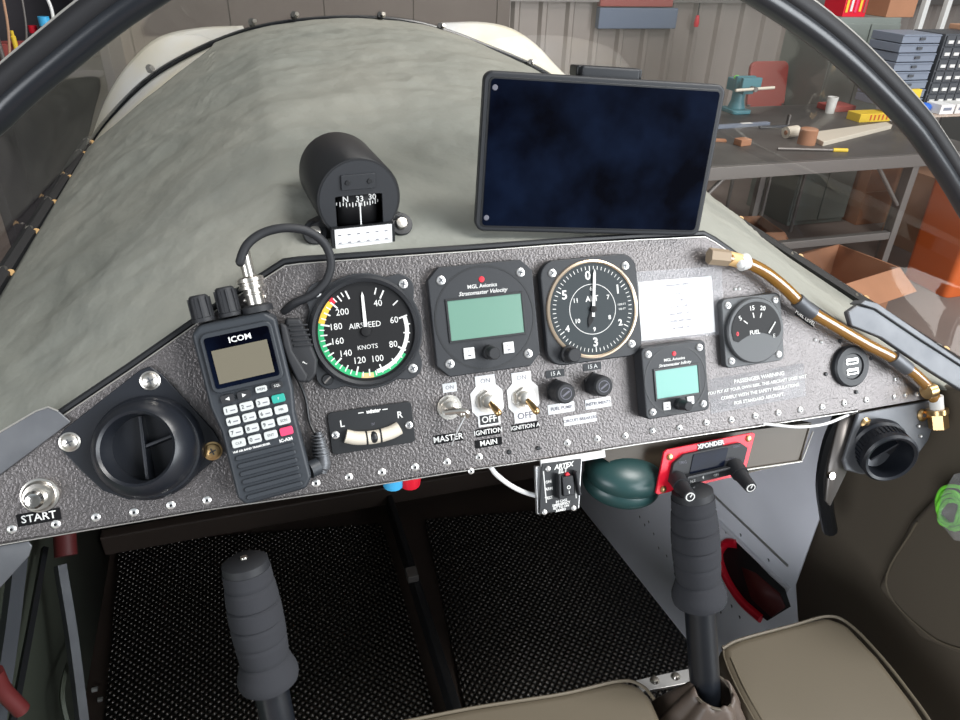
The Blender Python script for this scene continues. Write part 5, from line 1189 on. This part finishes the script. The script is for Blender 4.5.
for u, v, dx, dy in ((.17, .32, -5, -8), (.80, .34, -4, -13)):
    x, y = bil(u, v); b = MB(); b.cyl((x, y, 5), (x + dx * .45, y + dy * .45, 16), 7.2, 'blacksoft', n=28); b.cyl((x + dx * .4, y + dy * .4, 14), (x + dx, y + dy, 32), 6.2, 'blacksoft', r1=5, n=28); k_ = b.build('selector_knob', t)
    d = Vector((dx * .6, dy * .6, 18)).normalized(); b = MB(); Tm = Matrix.Translation((x + dx, y + dy, 32)) @ d.to_track_quat('Z', 'Y').to_matrix().to_4x4(); b.lathe([(3.0, -.2), (3.9, -.2), (3.9, .5), (3.0, .5)], 'white', 24, M=Tm); b.box((0, 1.2, .2), (.9, 3, .6), 'white', M=Tm); b.build('knob_mark', k_)
screws(t, [bil(*q) for q in ((.07, .82), (.07, .10), (.93, .88), (.93, .14))], 1, 3.0, 'brass', slot=False)
# dark green shell
t = thing('green_earcup', 'dark green rounded plastic earcup hanging under the panel beside the red plate', 'earcup', loc=tuple(atP(622, 484, -28)))
c = mm(atP(621, 481, -28)); 
Mg = Matrix.Translation(c) @ Matrix.Rotation(math.radians(12), 4, 'Y')
b = MB(); b.sphere((0, 0, 9), 37, 'teal', (1.0, .8, .50), M=Mg, n=40); b.build('upper_shell', t, world=True, angle=180)
b = MB(); b.sphere((1, 0, -2), 36.4, 'teal', (1.0, .8, .47), M=Mg, n=40); lo = b.build('lower_shell', t, world=True, angle=180)
# ELT remote on its bracket
t = thing('beacon_remote', 'small black emergency beacon switch box on an aluminium bracket under the panel', 'switch box', M=MP(560, 485, 2))
c0 = pp(560, 485, 2)
def q2(L, h=2): return [(p[0] - c0[0], p[1] - c0[1]) for p in [pp(x, y, h) for x, y in L]]
b = MB(); b.prism(q2([(540, 460), (604, 450), (605, 457), (541, 468)]), -1, 1.6, 'paper'); b.build('bracket_lip', t, bevel=.5)
b = MB(); b.prism(q2([(536, 467), (583, 459), (580, 509), (538, 515)]), -6, -1, 'alu'); b.build('bracket', t, bevel=.8)
b = MB(); b.prism(q2([(541, 463), (580, 458), (577, 508), (538, 513)]), -1, 3, 'black'); fc_ = b.build('face', t, bevel=.5)
b = MB(); an2 = 1.5
def T(s_, px, py, cap, k='white', z=3, **kw): x, y = q2([(px, py)])[0]; b.text(s_, x, y, cap, k, z, rot=an2, **kw)
T('ARTEX', 562, 465, 3.6, shear=.3, bold=.2); T('ELT', 561, 470, 3.4, shear=.3, bold=.15); T('ON', 547, 481, 2.2, bold=.1); T('ARM', 547.5, 488, 2.2, bold=.1); T('TEST', 547.5, 497, 2.2, bold=.1)
for i, s_ in enumerate(('IN CASE', 'EMERGENCY', 'SET TO ON', 'ARMED')): T(s_, 560 - i * .2, 500 + i * 3.0, 1.9, bold=.1)
x, y = q2([(543.5, 486)])[0]; b.box((x, y, 3.1), (.8, 26, .3), 'white'); x, y = q2([(573.5, 484)])[0]; b.box((x, y, 3.1), (.8, 22, .3), 'white'); b.build('lettering', fc_)
x, y = q2([(565, 484)])[0]; b = MB(); b.box((x, y, 5), (10, 16, 5), 'blacksoft'); rk = b.build('rocker', t, bevel=1)
b = MB(); b.text('O', x, y - 1, 3, 'white', 7.5, bold=.1); b.text('I', x, y - 5, 2.4, 'white', 7.5, bold=.1); b.build('rocker_marks', rk)
for s in (-1, 1): b = MB(); b.box((x + s * 8, y + 1, 6), (2, 20, 7), 'blacksoft', rz=s * 4); b.build('switch_guard', t, bevel=.6)
x, y = q2([(565.5, 474)])[0]; b = MB(); b.lathe([(0, 3), (2.2, 3), (1.8, 5), (0, 5.4)], 'red', 16, c=(x, y, 0)); b.build('warning_lamp', t)
screws(t, q2([(546.5, 468), (543, 511), (572, 507)]), 3, 2.3, slot=False)
# wires
b = MB(); b.tube(LP([(490, 466, -6), (497, 475, -8), (510, 485, -10), (524, 492, -9), (541, 497, -6)]), 2.0, 'paper', n=10); tag(b.build('white_wire', auto=True), 'white wire sagging from the panel edge to the beacon switch box', 'wire')
b = MB(); b.tube(LP([(757, 423, -3), (775, 425, 2), (800, 427, 4), (825, 424, 2), (848, 415, -3)]), 1.3, 'paper', n=10); tag(b.build('white_wire', auto=True), 'thin white wire sagging below the panel edge toward the right vent', 'wire')
# white strip inside, left of the right vent
